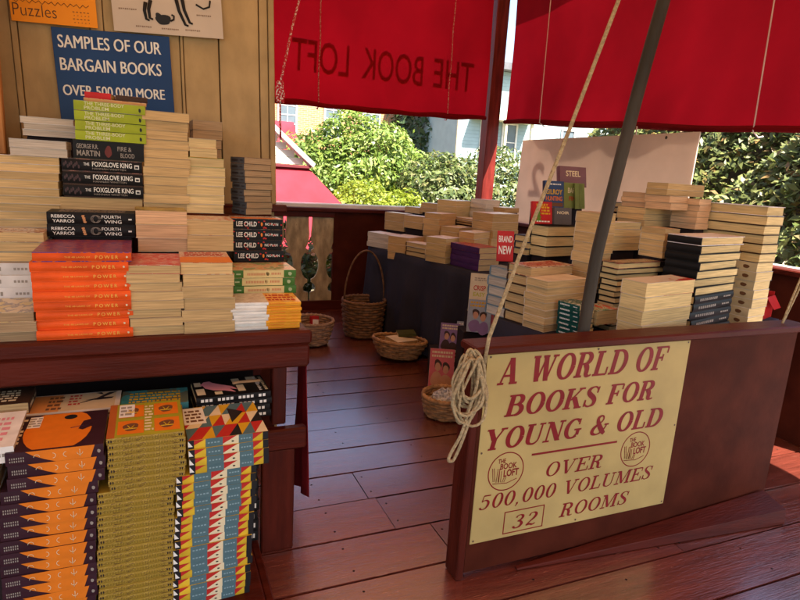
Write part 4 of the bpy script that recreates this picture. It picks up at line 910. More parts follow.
def build_stack(key, x, y, z, yaw, sx, sy, t, n):
    kind, side, cm, sm_, pg, tm, tart, sart, desc, pile = ST[key]
    cmesh, pmesh = book_meshes(key, sx, sy, t-.0003, kind, side, cm, sm_, PG[pg]); tmesh = cmesh
    if tm is not cm:
        tmesh = cmesh.copy(); tmesh.materials[0] = tm
    lets = []
    if sart:
        M_, w = spine_frame(side, sx, sy, t)
        if kind == 'hardback': M_ = T(0,0,0) @ frame(M_.translation + (M_.to_3x3() @ Vector((0,0,.0028))), M_.to_3x3() @ Vector((1,0,0)), M_.to_3x3() @ Vector((0,1,0)))
        G = Geo(); ms = []
        for g, mt in sart(w, t):
            if mt not in ms: ms.append(mt)
            G.add(g, M_, ms.index(mt))
        lets = G.mesh('spine_lettering', ms)
    grp = GROUP['left' if key in LEFTK else 'low' if key in LOWK else 'back' if key in BACK else 'right']
    r = random.Random(key); jk = JIT.get(key, 1)
    for i in range(n):                      # i = 0 is the top book
        zz = z + t*(n-1-i); dr = DRIFT.get(key, lambda i: 0)(i)
        o = empty(kind, (x+dr+r.uniform(-.0045,.0045)*jk, y+r.uniform(-.005,.005)*jk, zz), (0,0,R(yaw+r.uniform(-1.8,1.8)*jk)))
        od = ordinal(i, n); lab = f'{desc}, {od if od != "top" else "topmost"} of {pile}' if pile else desc
        tag(o, lab, 'book', grp)
        obj('cover', tmesh if i == 0 else cmesh, None, o); obj('pages', pmesh, None, o)
        if sart: obj('spine_lettering', lets, None, o)
        if i == 0 and tart:
            G = Geo(); ms = []
            for g, mt in tart(sx, sy):
                if mt not in ms: ms.append(mt)
                G.add(g, T(0,0,t-.0002), ms.index(mt))
            obj('cover_art', G, ms, o)
for s in STACKS: build_stack(*s)
BASES = {s[0]: s for s in STACKS}
def riser(key, base, parent, shrink=.012):
    """covered block that lifts a rear pile"""
    k, x, y, z, yaw, sx, sy, t, n = BASES[key]
    if z-base < .004: return
    g = Geo(); g.cbox(-sx/2+shrink, sx/2-shrink, -sy/2+shrink, sy/2-shrink, 0, z-base-.001, .004)
    o = obj('riser', g, M_riser, parent); o.matrix_world = T(x, y, base+.0005) @ rot2(R(yaw))
    o.matrix_parent_inverse = Matrix.Identity(4); o.matrix_basis = parent.matrix_basis.inverted() @ (T(x, y, base+.0005) @ rot2(R(yaw)))

# ------------------------------------------------------------------ the two cloth-covered tables
TH = R(12)
def folding_table(o, w, d, label, cut=(.001,.001)):
    t = tag(empty('folding_table', (o[0], o[1], 0), (0,0,TH)), label, 'table')
    g = Geo(); P = [(.02,.02),(w-.02,.02),(w-.02,d-.02),(cut[0]+.03,d-.02),(.02,d-cut[1]-.03)]; g.loft([[(x,y,z) for x, y in P] for z in (.70,.742)], 0, caps=True); obj('tabletop', g, mat('table_board', (.3,.2,.12), .6), t)
    for x in (.08, w-.08):
        for y in (.08, d-.08-(cut[1]+.08 if x < .1 and cut[1] > .01 else 0)):
            g = Geo(); g.tube([(x,y,.003),(x,y,.70)], .016, 8); obj('leg', g, M_metal, t)
    return t
def tablecloth(o, w, d, label, seed, cut=0):
    rs = random.Random(seed); ph = [rs.uniform(0,6) for _ in range(6)]
    per = []; n = 90
    for k in range(n): per.append((w*k/n, 0, 0, -1))
    for k in range(n): per.append((w, d*k/n, 1, 0))
    for k in range(n): per.append((w*(1-k/n), d, 0, 1))
    for k in range(n): per.append((0, d*(1-k/n), -1, 0))
    if cut:      # the far left corner is drawn in
        per = [(x, y, nx, ny) for x, y, nx, ny in per if not (y > d-cut[1]*(1-x/cut[0]) and x < cut[0])]; k_ = 16
        q = [j for j, p_ in enumerate(per) if p_[3] == 1][-1]; h_ = math.hypot(*cut)
        per = per[:q+1] + [(cut[0]*(1-i/k_), d-cut[1]*i/k_, -cut[1]/h_, cut[0]/h_) for i in range(1, k_)] + per[q+1:]
    L = 2*w+2*d; g = Geo(); rings = []; N = len(per)
    for i in range(12):
        f = i/11; z = .749 - f*(.749-.018); ring = []
        for j, (x, y, nx, ny) in enumerate(per):
            s_ = j/N*L; a = max(0, f-.02)**.8; d_ = .004 + a*(.042 + .038*math.sin(s_*13+ph[0]+f*.7) + .024*math.sin(s_*29+ph[1]-f) + .014*math.sin(s_*5+ph[2]))
            cx = .5*w; cyy = .5*d; ring.append((x+nx*d_ + (.03*a*(1 if x > cx else -1) if abs(ny) == 1 else 0), y+ny*d_, z + (.012*math.sin(s_*7+ph[3]) if i == 11 else 0)))
        rings.append(ring)
    top = [(x, y, .7495) for x, y, _, _ in per]
    g.loft([top]+rings, 0, sm=True, flip=True); g.poly(top, 0)
    ob = obj('tablecloth', g, M_cloth, None, (o[0], o[1], 0), (0,0,TH)); tag(ob, label, 'tablecloth', 'dark tablecloths'); return ob
t1 = folding_table((2.092, 3.463), 1.08, 1.50, 'table under dark cloth at the back of the deck')
t2 = folding_table((1.637, 1.732), 1.52, .88, 'table under dark cloth just behind the half wall', (.40,.25))
tablecloth((2.092, 3.463), 1.08, 1.50, 'dark navy cloth draped to the floor over the back table', 1)
tablecloth((1.637, 1.732), 1.52, .88, 'dark cloth draped over the right table behind the half wall', 2, (.40,.25))
RT = {'farleft_spines':.8475,'fourth':.8475,'ochretop':.8475,'scribble':.8475,'redblack':.8475,'creamgreen':.8475,'rearlong':.8475,'reargrey':1.1985,'rearbrown':1.1985}
for k in BASES:
    if k in RT: riser(k, RT[k], du)
for k in ('tallback','secondback','mid','rearA','rearB','rearC','rearD','flat','darklines','lowtwo','twin','single'): riser(k, .7505, t1)
for k in ('greenspine','darkcover','bigblock','hardback','cornertall','fivemid','threerow','fiverow','creamfour','darkpair','tansix','hardthree','smallthree','teal'): riser(k, .7505, t2)
for k in ('bird','sketch','tealtop','darktitle','whitepink'):
    if k == 'bird': continue
    riser(k, .0885, du)

# ------------------------------------------------------------------ face-out and leaning books
def upright(kind, base, w, h, t, yaw, lean, cm, pg, label, art=None, side='L', grp='books shown face out on the right tables'):
    """a book stood on its tail edge, front cover turned to the viewer and leaning back"""
    cmesh, pmesh = book_meshes('u', w, h, t, kind, side, cm, cm, PG[pg])
    a = R(90-lean); o = empty(kind, (0,0,0), (a, 0, R(yaw))); tag(o, label, 'book', grp)
    Mx = Matrix.Rotation(R(yaw), 4, 'Z') @ Matrix.Rotation(a, 4, 'X'); lows = [Mx @ Vector((0, -h/2, z)) for z in (0, t)]
    lo = min(lows, key=lambda p: p.z); o.location = (base[0]-lo.x, base[1]-lo.y, base[2]-lo.z+.001)
    obj('cover', cmesh, None, o); obj('pages', pmesh, None, o)
    if art:
        G = Geo(); ms = []
        for g, mt in art(w, h):
            if mt not in ms: ms.append(mt)
            G.add(g, T(0,0,t+.0001), ms.index(mt))
        obj('cover_art', G, ms, o)
    return o
skin = ink('skin_ink', (.52,.27,.17)); hair = ink('dark_hair_ink', (.05,.025,.02)); rose = ink('rose_ink', (.55,.12,.14)); sky_i = ink('sky_ink', (.30,.34,.42)); lilac = ink('lilac_ink', (.22,.13,.28))
def art_couple(bgm, c1, c2, seed):
    def f(w, h):
        o = [(rect(-.5*w,.5*w,-.5*h,.5*h,.0002), bgm)]; a = Geo(); b = Geo(); c = Geo()
        for q, (cx, cy) in enumerate(((-.16,.02),(.17,-.04))):
            b.add(blob(cx*w, (cy+.06)*h, .15*w, .14*h, 16, seed=seed+q), T(0,0,.0004)); a.add(blob(cx*w, cy*h, .115*w, .115*h, 16, seed=seed+q+4, wob=.05), T(0,0,.0007))
            c.add(blob(cx*w*1.2, (cy-.33)*h, .24*w, .20*h, 16, seed=seed+q+9, wob=.08), T(0,0,.0005+.0001*q))
        return o+[(b, hair), (c, c1), (a, skin), lines_art(c2,-.42*w,.42*w,.26*h,.46*h,2,.0009,seed)]
    return f
def art_title(bgm, rows, extra=None):
    def f(w, h):
        o = [(rect(-.5*w,.5*w,-.5*h,.5*h,.0002), bgm)]
        for s, m_, hh, v, wd in rows: g = Geo(); g.add(text(s, hh*h, .02, wd*w, 'C'), T(0, v*h, .0006)); o.append((g, m_))
        return o+(extra(w, h) if extra else [])
    return f
def ex_tree(w, h):
    g = Geo()
    for k in range(3): y = (-.40+.17*k)*h; g.poly([(-.36*w+.03*w*k,y,.0005+.0001*k),(-.02*w-.03*w*k,y,.0005+.0001*k),(-.19*w,y+.24*h,.0005+.0001*k)])
    return [(g, I_grn), lines_art(I_yel,-.05*w,.42*w,-.1*h,.3*h,3,.0007,2), lines_art(M_white,-.3*w,.42*w,-.44*h,-.34*h,1,.0008,3)]
upright(P_, (1.765,3.33,.004), .165, .255, .035, -26, 16, C_pale, WHITE, 'romance paperback leaning on the floor, nearest the wicker baskets', art_couple(rose, skin, M_cream, 3), grp='romance paperbacks leaning by the tables')
upright(P_, (1.90,3.50,.196), .135, .195, .03, -30, 14, C_pale, WHITE, 'small romance paperback behind the one on the floor', art_couple(lilac, hair, M_cream, 8), grp='romance paperbacks leaning by the tables')
upright(P_, (1.875,3.345,.004), .15, .235, .03, -20, 14, C_pale, WHITE, 'cream and rose romance paperback on the floor right of the nearest one', art_couple(I_cream, rose, I_red, 31), grp='romance paperbacks leaning by the tables')
upright(P_, (2.03,3.50,.196), .135, .20, .03, -26, 14, C_pale, WHITE, 'pale blue romance paperback at the right on the dark crate', art_couple(sky_i, rose, M_white, 37), grp='romance paperbacks leaning by the tables')
cr = Geo(); cr.cbox(-.12, .20, -.09, .09, 0, .194, .005)
tag(obj('display_crate', cr, M_riser, None, (1.915, 3.56, 0), (0,0,R(-20))), 'low dark crate behind the leaning romance paperbacks', 'crate')
stt = tag(empty('book_stand', (1.975, 3.15, 0), (0,0,R(-14))), 'dark stepped stand holding leaning books between the two cloth-covered tables', 'stand')
g = Geo(); g.cbox(-.17, .13, -.07, .09, 0, .445, .004); obj('base', g, M_riser, stt); g = Geo(); g.cbox(-.13, .13, .0, .09, .446, .56, .004); obj('step', g, M_riser, stt)
upright(P_, (1.875,3.09,.446), .145, .205, .035, -30, 14, C_pale, WHITE, 'romance paperback with violet sky cover on the step stand', art_couple(sky_i, lilac, I_yel, 14), grp='romance paperbacks leaning by the tables')
upright(P_, (1.905,3.165,.561), .125, .245, .016, -32, 14, cov('pale_green_cover', (.50,.50,.36)), CREAM, 'pale cookbook with red and green title leaning by the slanting rope', art_title(ink('ivory_ink', (.62,.56,.42)), [('CRISP', I_red, .12, .06, .62), ('EASY', ink('lime_ink', (.42,.45,.05)), .10, -.10, .6)], lambda w, h: [lines_art(I_grey,-.3*w,.3*w,.3*h,.4*h,2,.0006,2), lines_art(I_brn,-.3*w,.2*w,-.4*h,-.25*h,3,.0006,5)]))
upright(P_, (2.01,3.06,.446), .13, .18, .03, -30, 12, C_pale, WHITE, 'rose covered romance paperback at the right end of the step stand', art_couple(rose, M_cream, M_white, 20), grp='romance paperbacks leaning by the tables')
for (x, y, z0, z1, sx, sy) in ((2.14,2.83,.751,1.256,.26,.10),(2.33,2.93,.751,1.374,.20,.06)):
    g = Geo(); g.cbox(-sx/2, sx/2, -sy/2, sy/2, 0, z1-z0, .004); o = obj('riser', g, M_riser, t2); o.matrix_basis = t2.matrix_basis.inverted() @ T(x, y, z0) @ rot2(TH)
upright(P_, (1.905,2.605,1.178), .118, .118, .02, -4, 12, C_red, CREAM, 'small red book with a green tree on its cover, standing face out', art_title(C_red, [('MERRY', I_yel, .12, .28, .6)], ex_tree))
upright(P_, (2.035,2.60,1.178), .105, .09, .02, -6, 10, ink('smoke_cover', (.10,.085,.08)), CREAM, 'dark grey book standing face out beside the red tree book', art_title(ink('smoke_ink', (.09,.08,.08)), [('NOIR', M_cream, .16, .12, .7)]))
upright(P_, (2.115,2.80,1.257), .13, .15, .02, -2, 10, C_navy, CREAM, 'book with blue top and yellow-green lettering standing face out in the rear row', art_title(ink('deep_blue_ink', (.03,.06,.14)), [('GILROY', I_yel, .18, .0, .85), ('HUNTING', I_or, .16, -.24, .85)], lambda w, h: [lines_art(M_white,-.25*w,.35*w,.34*h,.42*h,1,.0006,2), (rect(-.46*w,.46*w,-.46*h,-.32*h,.0004), I_brn)]))
for i in range(4):
    upright(P_, (2.262+.030*i,2.815+.012*i,1.257), .15, .145, .022, 4 if i == 0 else 58, 8, cov('olive_green_cover', (.17,.20,.05)), CREAM, 'olive green book standing face out with cream lettering' if i == 0 else f'olive green book spine-out behind the face-out olive one, {["","nearest it","second behind it","farthest right"][i]}', art_title(ink('moss_ink', (.19,.22,.06)), [('BARRY', M_cream, .20, .10, .62), ('FINN', I_red, .16, -.2, .5)]) if i == 0 else None)
upright(P_, (2.325,2.925,1.375), .20, .12, .03, 2, 12, cov('mauve_cover', (.16,.07,.09)), CREAM, 'mauve book with cream lettering standing topmost behind the face-out books', art_title(ink('mauve_ink', (.17,.08,.09)), [('STEEL', M_cream, .26, .02, .55)]))
for i, (x, w_, h_, cmx, lb) in enumerate(((-.622,.030,.10,C_red,'small red book at the right end of the lowest bookcase shelf'),(-.660,.034,.10,C_navy,'navy book beside the small red one in the pine bookcase'),(-.622,.028,.24,C_blk,'black book at the right end of the middle bookcase shelf'),(-.655,.030,.23,C_brn,'dark brown book beside the black one in the pine bookcase'),(-.692,.034,.24,C_olive,'dark olive book third from the right on the middle bookcase shelf'))):
    zb = 1.421 if i < 2 else 1.551; o = empty(P_, (x, 2.74, zb+h_/2), (0, R(90), 0)); tag(o, lb, 'book', 'books standing in the pine bookcase')
    cmh, pmh = book_meshes('bc', h_, .15, w_, P_, 'F', cmx, cmx, PG[CREAM]); obj('cover', cmh, None, o, (0,0,-w_/2)); obj('pages', pmh, None, o, (0,0,-w_/2))
rc = empty('price_card', (1.655, 2.53, .991), (R(-8), 0, R(-12))); tag(rc, 'small red card with white capitals standing on the grey-blue pile', 'card')
g = Geo(); g.cbox(-.045, .045, -.002, .002, 0, .155, .0006); obj('card', g, C_red, rc)
g = Geo(); g.add(text('BRAND', .032, .015, .074, 'C'), frame((0,-.0026,.098),(1,0,0),(0,0,1))); g.add(text('NEW', .040, .02, .070, 'C'), frame((0,-.0026,.038),(1,0,0),(0,0,1))); obj('lettering', g, M_white, rc)

# ------------------------------------------------------------------ baskets
def basket(loc, rt, rb, h, mt, label, cat='basket', handle=0, rows=9, tilt=(0,0,0), seed=0, squash=1):
    b = empty('wicker_basket', loc, tilt); tag(b, label, cat); g = Geo(); n = 64; ns = 16
    for i in range(rows):
        f = (i+.5)/rows; r0 = rb+(rt-rb)*f**.8; z = .008+(h-.02)*f; ph = (i % 2)*math.pi
        g.tube([((r0+.006*math.sin(ns/2*2*math.pi*k/n*1+ph))*math.cos(2*math.pi*k/n), (r0+.006*math.sin(ns/2*2*math.pi*k/n+ph))*math.sin(2*math.pi*k/n)*squash, z) for k in range(n)], h/rows*.56, 5, closed=True)
    for k in range(ns):
        a = 2*math.pi*(k+.5)/ns; g.tube([((rb+(rt-rb)*f**.8)*math.cos(a), (rb+(rt-rb)*f**.8)*math.sin(a)*squash, .004+(h-.01)*f) for f in (0,.25,.5,.75,1)], .0055, 5)
    obj('weave', g, mt, b)
    g = Geo(); g.tube([(rt*math.cos(2*math.pi*k/40), rt*math.sin(2*math.pi*k/40)*squash, h) for k in range(40)], .013, 8, closed=True)
    g.tube([((rt+.007*math.sin(k*2.0))*math.cos(2*math.pi*k/90), (rt+.007*math.sin(k*2.0))*math.sin(2*math.pi*k/90)*squash, h+.007+.006*math.cos(k*2.0)) for k in range(90)], .006, 5, closed=True)
    obj('rim', g, mt, b)
    g = Geo(); g.poly([(rb*1.02*math.cos(2*math.pi*k/24), rb*1.02*math.sin(2*math.pi*k/24)*squash, .006) for k in range(24)]); obj('bottom', g, mt, b)
    if handle:
        g = Geo(); g.tube([(-rt*math.cos(math.pi*k/20)*.98, 0, h+handle*math.sin(math.pi*k/20)) for k in range(21)], .008, 6); obj('handle', g, mt, b)
    return b
def crumple(name, loc, r, hgt, mt, label, cat, seed):
    rs = random.Random(seed); g = Geo(); n, m_ = 18, 9; rings = []
    for i in range(m_+1):
        f = i/m_; row = []
        for k in range(n):
            a = 2*math.pi*k/n; q = r*math.cos(f*math.pi/2)**.6*(1+rs.uniform(-.16,.16)); row.append((q*math.cos(a), q*math.sin(a), hgt*math.sin(f*math.pi/2)*(1+rs.uniform(-.1,.1))))
        rings.append(row)
    g.loft(rings, 0, caps=True); return tag(obj(name, g, mt, None, loc), label, cat)
basket((1.665,4.66,.002), .185, .150, .31, M_wicker, 'tall brown wicker basket with hoop handle by the back railing', handle=.43, rows=13)
crumple('wrapped_gift', (1.665,4.66,.06), .140, .20, M_gloss, 'clear plastic wrapped bundle inside the tall brown basket', 'bundle', 4)
basket((1.715,3.965,.018), .205, .135, .135, M_wicker2, 'shallow tan wicker basket on the floor in front of the dark cloth', rows=7, tilt=(R(-4),R(5),0))
o = empty(P_, (1.74,3.97,.135), (R(6),R(4),R(20))); tag(o, 'tan book lying across the shallow tan basket', 'book', 'books in the shallow tan basket'); cmh, pmh = book_meshes('b', .22, .14, .03, P_, 'B', C_ltan, C_ltan, PG[TAN]); obj('cover', cmh, None, o); obj('pages', pmh, None, o)
o = empty(P_, (1.80,4.03,.172), (R(3),R(-3),R(-12))); tag(o, 'olive covered book on top in the shallow tan basket', 'book', 'books in the shallow tan basket'); cmh, pmh = book_meshes('b2', .14, .11, .022, P_, 'F', C_olive, C_olive, PG[CREAM]); obj('cover', cmh, None, o); obj('pages', pmh, None, o)
basket((1.165,4.50,.003), .175, .125, .19, M_wicker3, 'pale wicker basket on the floor beyond the left display table', rows=9)
g = Geo(); g.cbox(-.04,.04,-.015,.015,0,.15,.004); o = obj('snack_box', g, C_red, None, (1.175,4.44,.09), (R(-14),R(10),R(25))); tag(o, 'small red and white box standing inside the pale basket', 'box'); g = Geo(); g.box(-.03,.03,-.0157,-.0152,.07,.12); obj('panel', g, M_white, o)
basket((1.585,2.90,.003), .140, .115, .125, M_wicker2, 'small wicker basket behind the rope coil at the half wall end', rows=7)
crumple('wrapped_gift', (1.585,2.90,.03), .105, .125, M_gloss, 'silver plastic wrapped bundle in the small basket behind the rope coil', 'bundle', 9)

# ------------------------------------------------------------------ ropes
g = Geo(); rs = random.Random(4)
for k in range(11):
    cx = .935+rs.uniform(-.014,.014); y = 1.535-.004*k+rs.uniform(-.004,.004); zt = .865+rs.uniform(-.03,.004); zb = .645+rs.uniform(-.04,.07); wx = rs.uniform(.035,.058); pts = []; sk = rs.uniform(-.02,.02)
    for i in range(28):
        a = 2*math.pi*i/28; z = (zt+zb)/2+(zt-zb)/2*math.cos(a); f = (zt-z)/(zt-zb); pts.append((cx+wx*math.sin(a)*(.45+.75*f)+sk*f, y-.012*math.sin(a*2+k)-.012*f, z))
    g.tube(pts, .0048, 6, closed=True)
g.tube(smooth_pts([(.955,1.50,.84),(.95,1.49,.76),(.93,1.49,.68),(.91,1.49,.60),(.885,1.50,.535),(.878,1.50,.51),(.895,1.50,.508),(.91,1.49,.56),(.935,1.485,.65),(.965,1.485,.72),(.975,1.50,.78)]), .0055, 6)
g.tube(smooth_pts([(.885,1.52,.75),(.92,1.485,.72),(.955,1.485,.735),(.985,1.51,.76),(.99,1.54,.79)]), .0058, 6)
coil = tag(obj('rope_coil', g, M_rope, None, (-.035,-.005,.012)), 'coil of pale rope hanging on the left end of the half wall', 'rope')
g = Geo(); g.tube([(.975,1.552,.80),(.985,1.552,.90),(1.08,1.57,1.16),(1.235,1.59,1.57),(1.39,1.62,1.98),(1.635,1.66,2.64),(1.86,1.70,3.24)], .0065, 8)
tag(obj('guy_rope', g, M_rope), 'taut pale rope slanting from the half wall up to the canopy', 'rope')
g = Geo()
for dx in (0, .018): g.tube([(2.485+dx*.3,1.612,.80),(2.487+dx*.3,1.612,.872),(2.515+dx,1.61,.98),(2.60+dx*2,1.60,1.28),(3.12+dx*3,1.57,3.22)], .004, 6)
tag(obj('guy_rope', g, M_rope), 'thin doubled rope at the right end of the half wall', 'rope')
g = Geo(); rs = random.Random(8)
for k in range(6):
    pts = [(.560+.012*math.sin(a*1.0+k)+rs.uniform(-.004,.004), 2.86+.008*math.cos(a+k), 1.735+.045*math.cos(a)+rs.uniform(-.004,.004)) for a in [i*.55 for i in range(12)]]; g.tube(smooth_pts(pts, 3), .0055, 6)
g.tube([(.560,2.86,1.77),(.585,2.90,1.86),(.64,3.0,2.05),(.73,3.15,2.32),(1.02,3.7,3.22)], .0055, 6)
g.tube([(.560,2.86,1.70),(.562,2.86,1.60),(.566,2.86,1.52)], .005, 6)
tag(obj('knotted_rope', g, M_rrope), 'knotted red and white rope tied at the corner of the tan wall', 'rope')

# ------------------------------------------------------------------ translucent sign board and red carton by the side railing
sb = empty('sign_board', (3.395, 4.04, .993), (0, R(1.5), 0)); tag(sb, 'large blank-looking translucent white board standing on the side railing behind the books', 'sign')
M_board = cloth_trans('translucent_board', (.62,.50,.42), (.62,.50,.42), .5, 2, 0)
g = Geo(); g.cbox(-.006, .006, -1.03, 1.06, 0, .80, .002); obj('board', g, M_board, sb)
for v in g.v: pass
g = Geo(); g.add(text('2', .30, .03), frame((.0085, .64, .28), (0,1,0), (0,0,1))); obj('numeral', g, mat('numeral_paint', (.42,.28,.22), .7), sb)
g = Geo(); g.add(blob(0,0,.012,.012,10,wob=0), frame((-.0072,.42,.77),(0,-1,0),(0,0,1))); g.add(blob(0,0,.012,.012,10,wob=0), frame((-.0072,-.75,.77),(0,-1,0),(0,0,1))); obj('fixing', g, M_metal, sb)
g = Geo(); w_ = .004
g.box(-.07,.07,-.06,-.056,0,.12); g.box(-.07,.07,.056,.06,0,.15); g.box(-.07,-.066,-.0558,.0558,0,.13); g.box(.066,.07,-.0558,.0558,0,.14); g.box(-.066,.066,-.0558,.0558,.0005,.004)
g.poly([(-.07,-.060,.12),(.07,-.060,.12),(.06,-.10,.06),(-.06,-.10,.06)])
tag(obj('red_carton', g, C_red, None, (3.045,2.13,.7508), (0,0,R(20))), 'open red carton beside the tallest right pile', 'carton')

# ------------------------------------------------------------------ outside: planting, booth, buildings
L_bright = leaf_mat('bright_leaves', (.085,.15,.020), (.18,.25,.04), (.25,.27,.06)); L_mid = leaf_mat('mid_leaves', (.07,.125,.022), (.16,.21,.045)); L_dark = leaf_mat('dark_leaves', (.05,.085,.025), (.15,.18,.05), (.20,.18,.07)); L_yel = leaf_mat('yellow_green_leaves', (.12,.17,.012), (.22,.26,.02)); L_hedge = leaf_mat('hedge_leaves', (.09,.125,.03), (.21,.22,.06), (.25,.15,.05)); L_far = leaf_mat('far_leaves', (.025,.05,.018), (.05,.085,.03))
M_bark = mat('bark', (.10,.07,.05), .9, .3, 12)
def leaves(name, blobs, size, mt, parent, seed, depth=.45, up=.35):
    r = np.random.default_rng(seed); P = []; Nn = []
    for (cx, cy_, cz, rx, ry, rz, n) in blobs:
        d = r.normal(size=(n,3)); d /= np.linalg.norm(d, axis=1)[:,None]
        lump = 1 + .10*np.sin(d[:,0]*5+seed)*np.cos(d[:,2]*6+seed*2) + .07*np.sin(d[:,1]*11+d[:,2]*9+seed)
        k = lump*(1-depth*r.random(n)**2.2); ext = r.random(n) < .04; k[ext] *= 1.0+.10*r.random(ext.sum())
        P.append(np.c_[cx+d[:,0]*rx*k, cy_+d[:,1]*ry*k, cz+d[:,2]*rz*k]); Nn.append(d)
    return leaf_mesh(name, np.concatenate(P), np.concatenate(Nn), size, mt, parent, r, up)
def leaf_mesh(name, P, D, size, mt, parent, r, up=.35):
    n = len(P); nn = D + r.normal(size=(n,3))*.55 + np.array([0,0,up]); nn /= np.linalg.norm(nn, axis=1)[:,None]
    a = np.cross(nn, r.normal(size=(n,3))); a /= np.linalg.norm(a, axis=1)[:,None]; a[:,2] -= .25; b = np.cross(nn, a); b /= np.linalg.norm(b, axis=1)[:,None]
    s = size*(.6+.8*r.random(n))[:,None]; V = np.stack([P-a*s, P-b*s*.42+nn*s*.12, P+a*s, P+b*s*.42+nn*s*.12], 1).reshape(-1,3)
    me = bpy.data.meshes.new(name); me.vertices.add(4*n); me.vertices.foreach_set('co', V.astype(np.float32).ravel()); me.loops.add(4*n); me.loops.foreach_set('vertex_index', np.arange(4*n, dtype=np.int32)); me.polygons.add(n); me.polygons.foreach_set('loop_start', np.arange(0,4*n,4,dtype=np.int32)); me.update(calc_edges=True); me.materials.append(mt)
    o = bpy.data.objects.new(name, me); COL.objects.link(o); o.parent = parent; return o
def shrub(name, base, blobs, size, mt, label, cat, seed, depth=.45, up=.35, stems=5):
    e = tag(empty(name, base), label, cat); bl = [(c[0]-base[0], c[1]-base[1], c[2]-base[2], *c[3:]) for c in blobs]; leaves('foliage', bl, size, mt, e, seed, depth, up)
    g = Geo(); rs = random.Random(seed)
    for c in bl[:stems]:
        P = [(rs.uniform(-.15,.15), rs.uniform(-.15,.15), 0), (c[0]*.5, c[1]*.5, c[2]*.5), (c[0], c[1], c[2])]; g.tube(smooth_pts([P[0],P[0],P[1],P[2],P[2]],3), lambda t: .05*(1-.7*t), 6)
    obj('stem', g, M_bark, e); return e
shrub('large_shrub', (4.0,11.2,-.9), [(3.7,11.0,1.0,1.30,1.1,1.42,19000),(4.9,11.2,.7,1.1,1.0,1.15,10000),(2.9,11.3,.8,.9,.9,1.0,7000)], .055, L_bright, 'big light green shrub behind the back railing, tallest in the middle', 'shrub', 3)
shrub('feathery_shrub', (2.3,10.4,-.9), [(2.25,10.4,.75,.75,.7,1.05,6500)], .052, L_mid, 'smaller green shrub beside the red booth roof', 'shrub', 5)
shrub('clipped_hedge', (3.0,8.6,-.9), [(2.85,8.5,.42,.75,.8,.80,9000),(3.65,8.8,.35,.70,.7,.76,7000)], .036, L_yel, 'low bright yellow-green rounded hedge just beyond the back railing', 'hedge', 7, depth=.3)
shrub('ivy_shrub', (5.0,9.6,-.9), [(4.75,9.5,.75,.85,.8,1.02,9500),(5.9,9.6,.80,.95,.9,1.15,9500)], .05, L_dark, 'dark leafy shrub left of the corner post', 'shrub', 9)
shrub('flowering_shrub', (1.95,9.6,-.9), [(2.15,9.4,.15,.35,.3,.75,900)], .05, leaf_mat('orange_blooms', (.10,.14,.03), (.45,.16,.02), (.5,.2,.03)), 'little orange-flecked shrub at the booth roof edge', 'shrub', 21)
shrub('low_shrub', (1.5,6.6,-.9), [(1.2,6.55,.0,.5,.35,.72,1500),(2.0,6.6,.0,.6,.35,.70,1700)], .06, L_dark, 'low dark shrub seen between the tan balusters', 'shrub', 25)
# hedge along the right side
e = tag(empty('leafy_hedge', (5.6, 3.4, -.9)), 'tall dense leafy hedge beyond the side railing on the right', 'hedge'); r = np.random.default_rng(12); n = 34000
Y = r.uniform(-1.6, 4.6, n); Z = r.uniform(0, 3.9, n); bulge = .13*np.sin(Y*2.3+1)*np.cos(Z*2.1) + .13*np.sin(Y*5.1+Z*3.7) + .08*np.sin(Y*11+Z*8)
X = -.95 + .58*Z + bulge*-.9 + .5*r.random(n)**2.0; leaf_mesh('foliage', np.c_[X, Y, Z], np.tile([-.7,-.4,.6],(n,1)), .052, L_hedge, e, r, .5)
g = Geo(); rs = random.Random(2)
for k in range(26):
    y = rs.uniform(-1.5,4.5); z = rs.uniform(.3,2.4); g.tube(smooth_pts([(.3,y,0),(.35+.3*z,y+.1,z*.5),(.1+.5*z,y+rs.uniform(-.4,.4),z),(.35+.5*z,y+rs.uniform(-.8,.8),z+.9)],3), .010, 5)
g.box(1.4,1.7,-1.6,4.6,0,3.6); obj('stem', g, M_bark, e)
# booth with red roof and white clapboard gable
bo = tag(empty('red_roofed_booth', (1.0,8.6,-.9)), 'small booth with bright red sloping roof and white clapboard gable', 'booth'); ox, oy, oz = 1.0, 8.6, -.9
M_bred = mat('booth_roof_red', (.28,.014,.026), .8, .22, 2.5, bump=.3, bscale=6); M_clap = mat('clapboard_white', (.62,.60,.52), .6, .05, 3)
g = Geo(); g.loft([[(-.9-ox,7.45-oy,.30-oz),(2.98-ox,7.45-oy,.30-oz),(2.98-ox,9.9-oy,.30-oz),(-.9-ox,9.9-oy,.30-oz)],[(-.4-ox,8.05-oy,1.40-oz),(1.97-ox,8.05-oy,1.40-oz),(1.97-ox,9.4-oy,1.40-oz),(-.4-ox,9.4-oy,1.40-oz)]], 0, caps=True); obj('roof_skirt', g, M_bred, bo)
g = Geo(); g.cbox(-.42-ox,2.0-ox,8.0-oy,8.06-oy,1.385-oz,1.425-oz,.004); obj('fascia', g, mat('dark_fascia', (.12,.02,.025), .6), bo)
g = Geo()
for k in range(9):
    z0 = 1.43+.095*k; x1 = 1.90-.115*k*1.0; x0 = -.35+.115*k
    if x1 > x0: g.cbox(x0-ox, x1-ox, 8.06-oy-.0, 8.09-oy, z0-oz, z0+.09-oz, .003)
obj('clapboard', g, M_clap, bo)
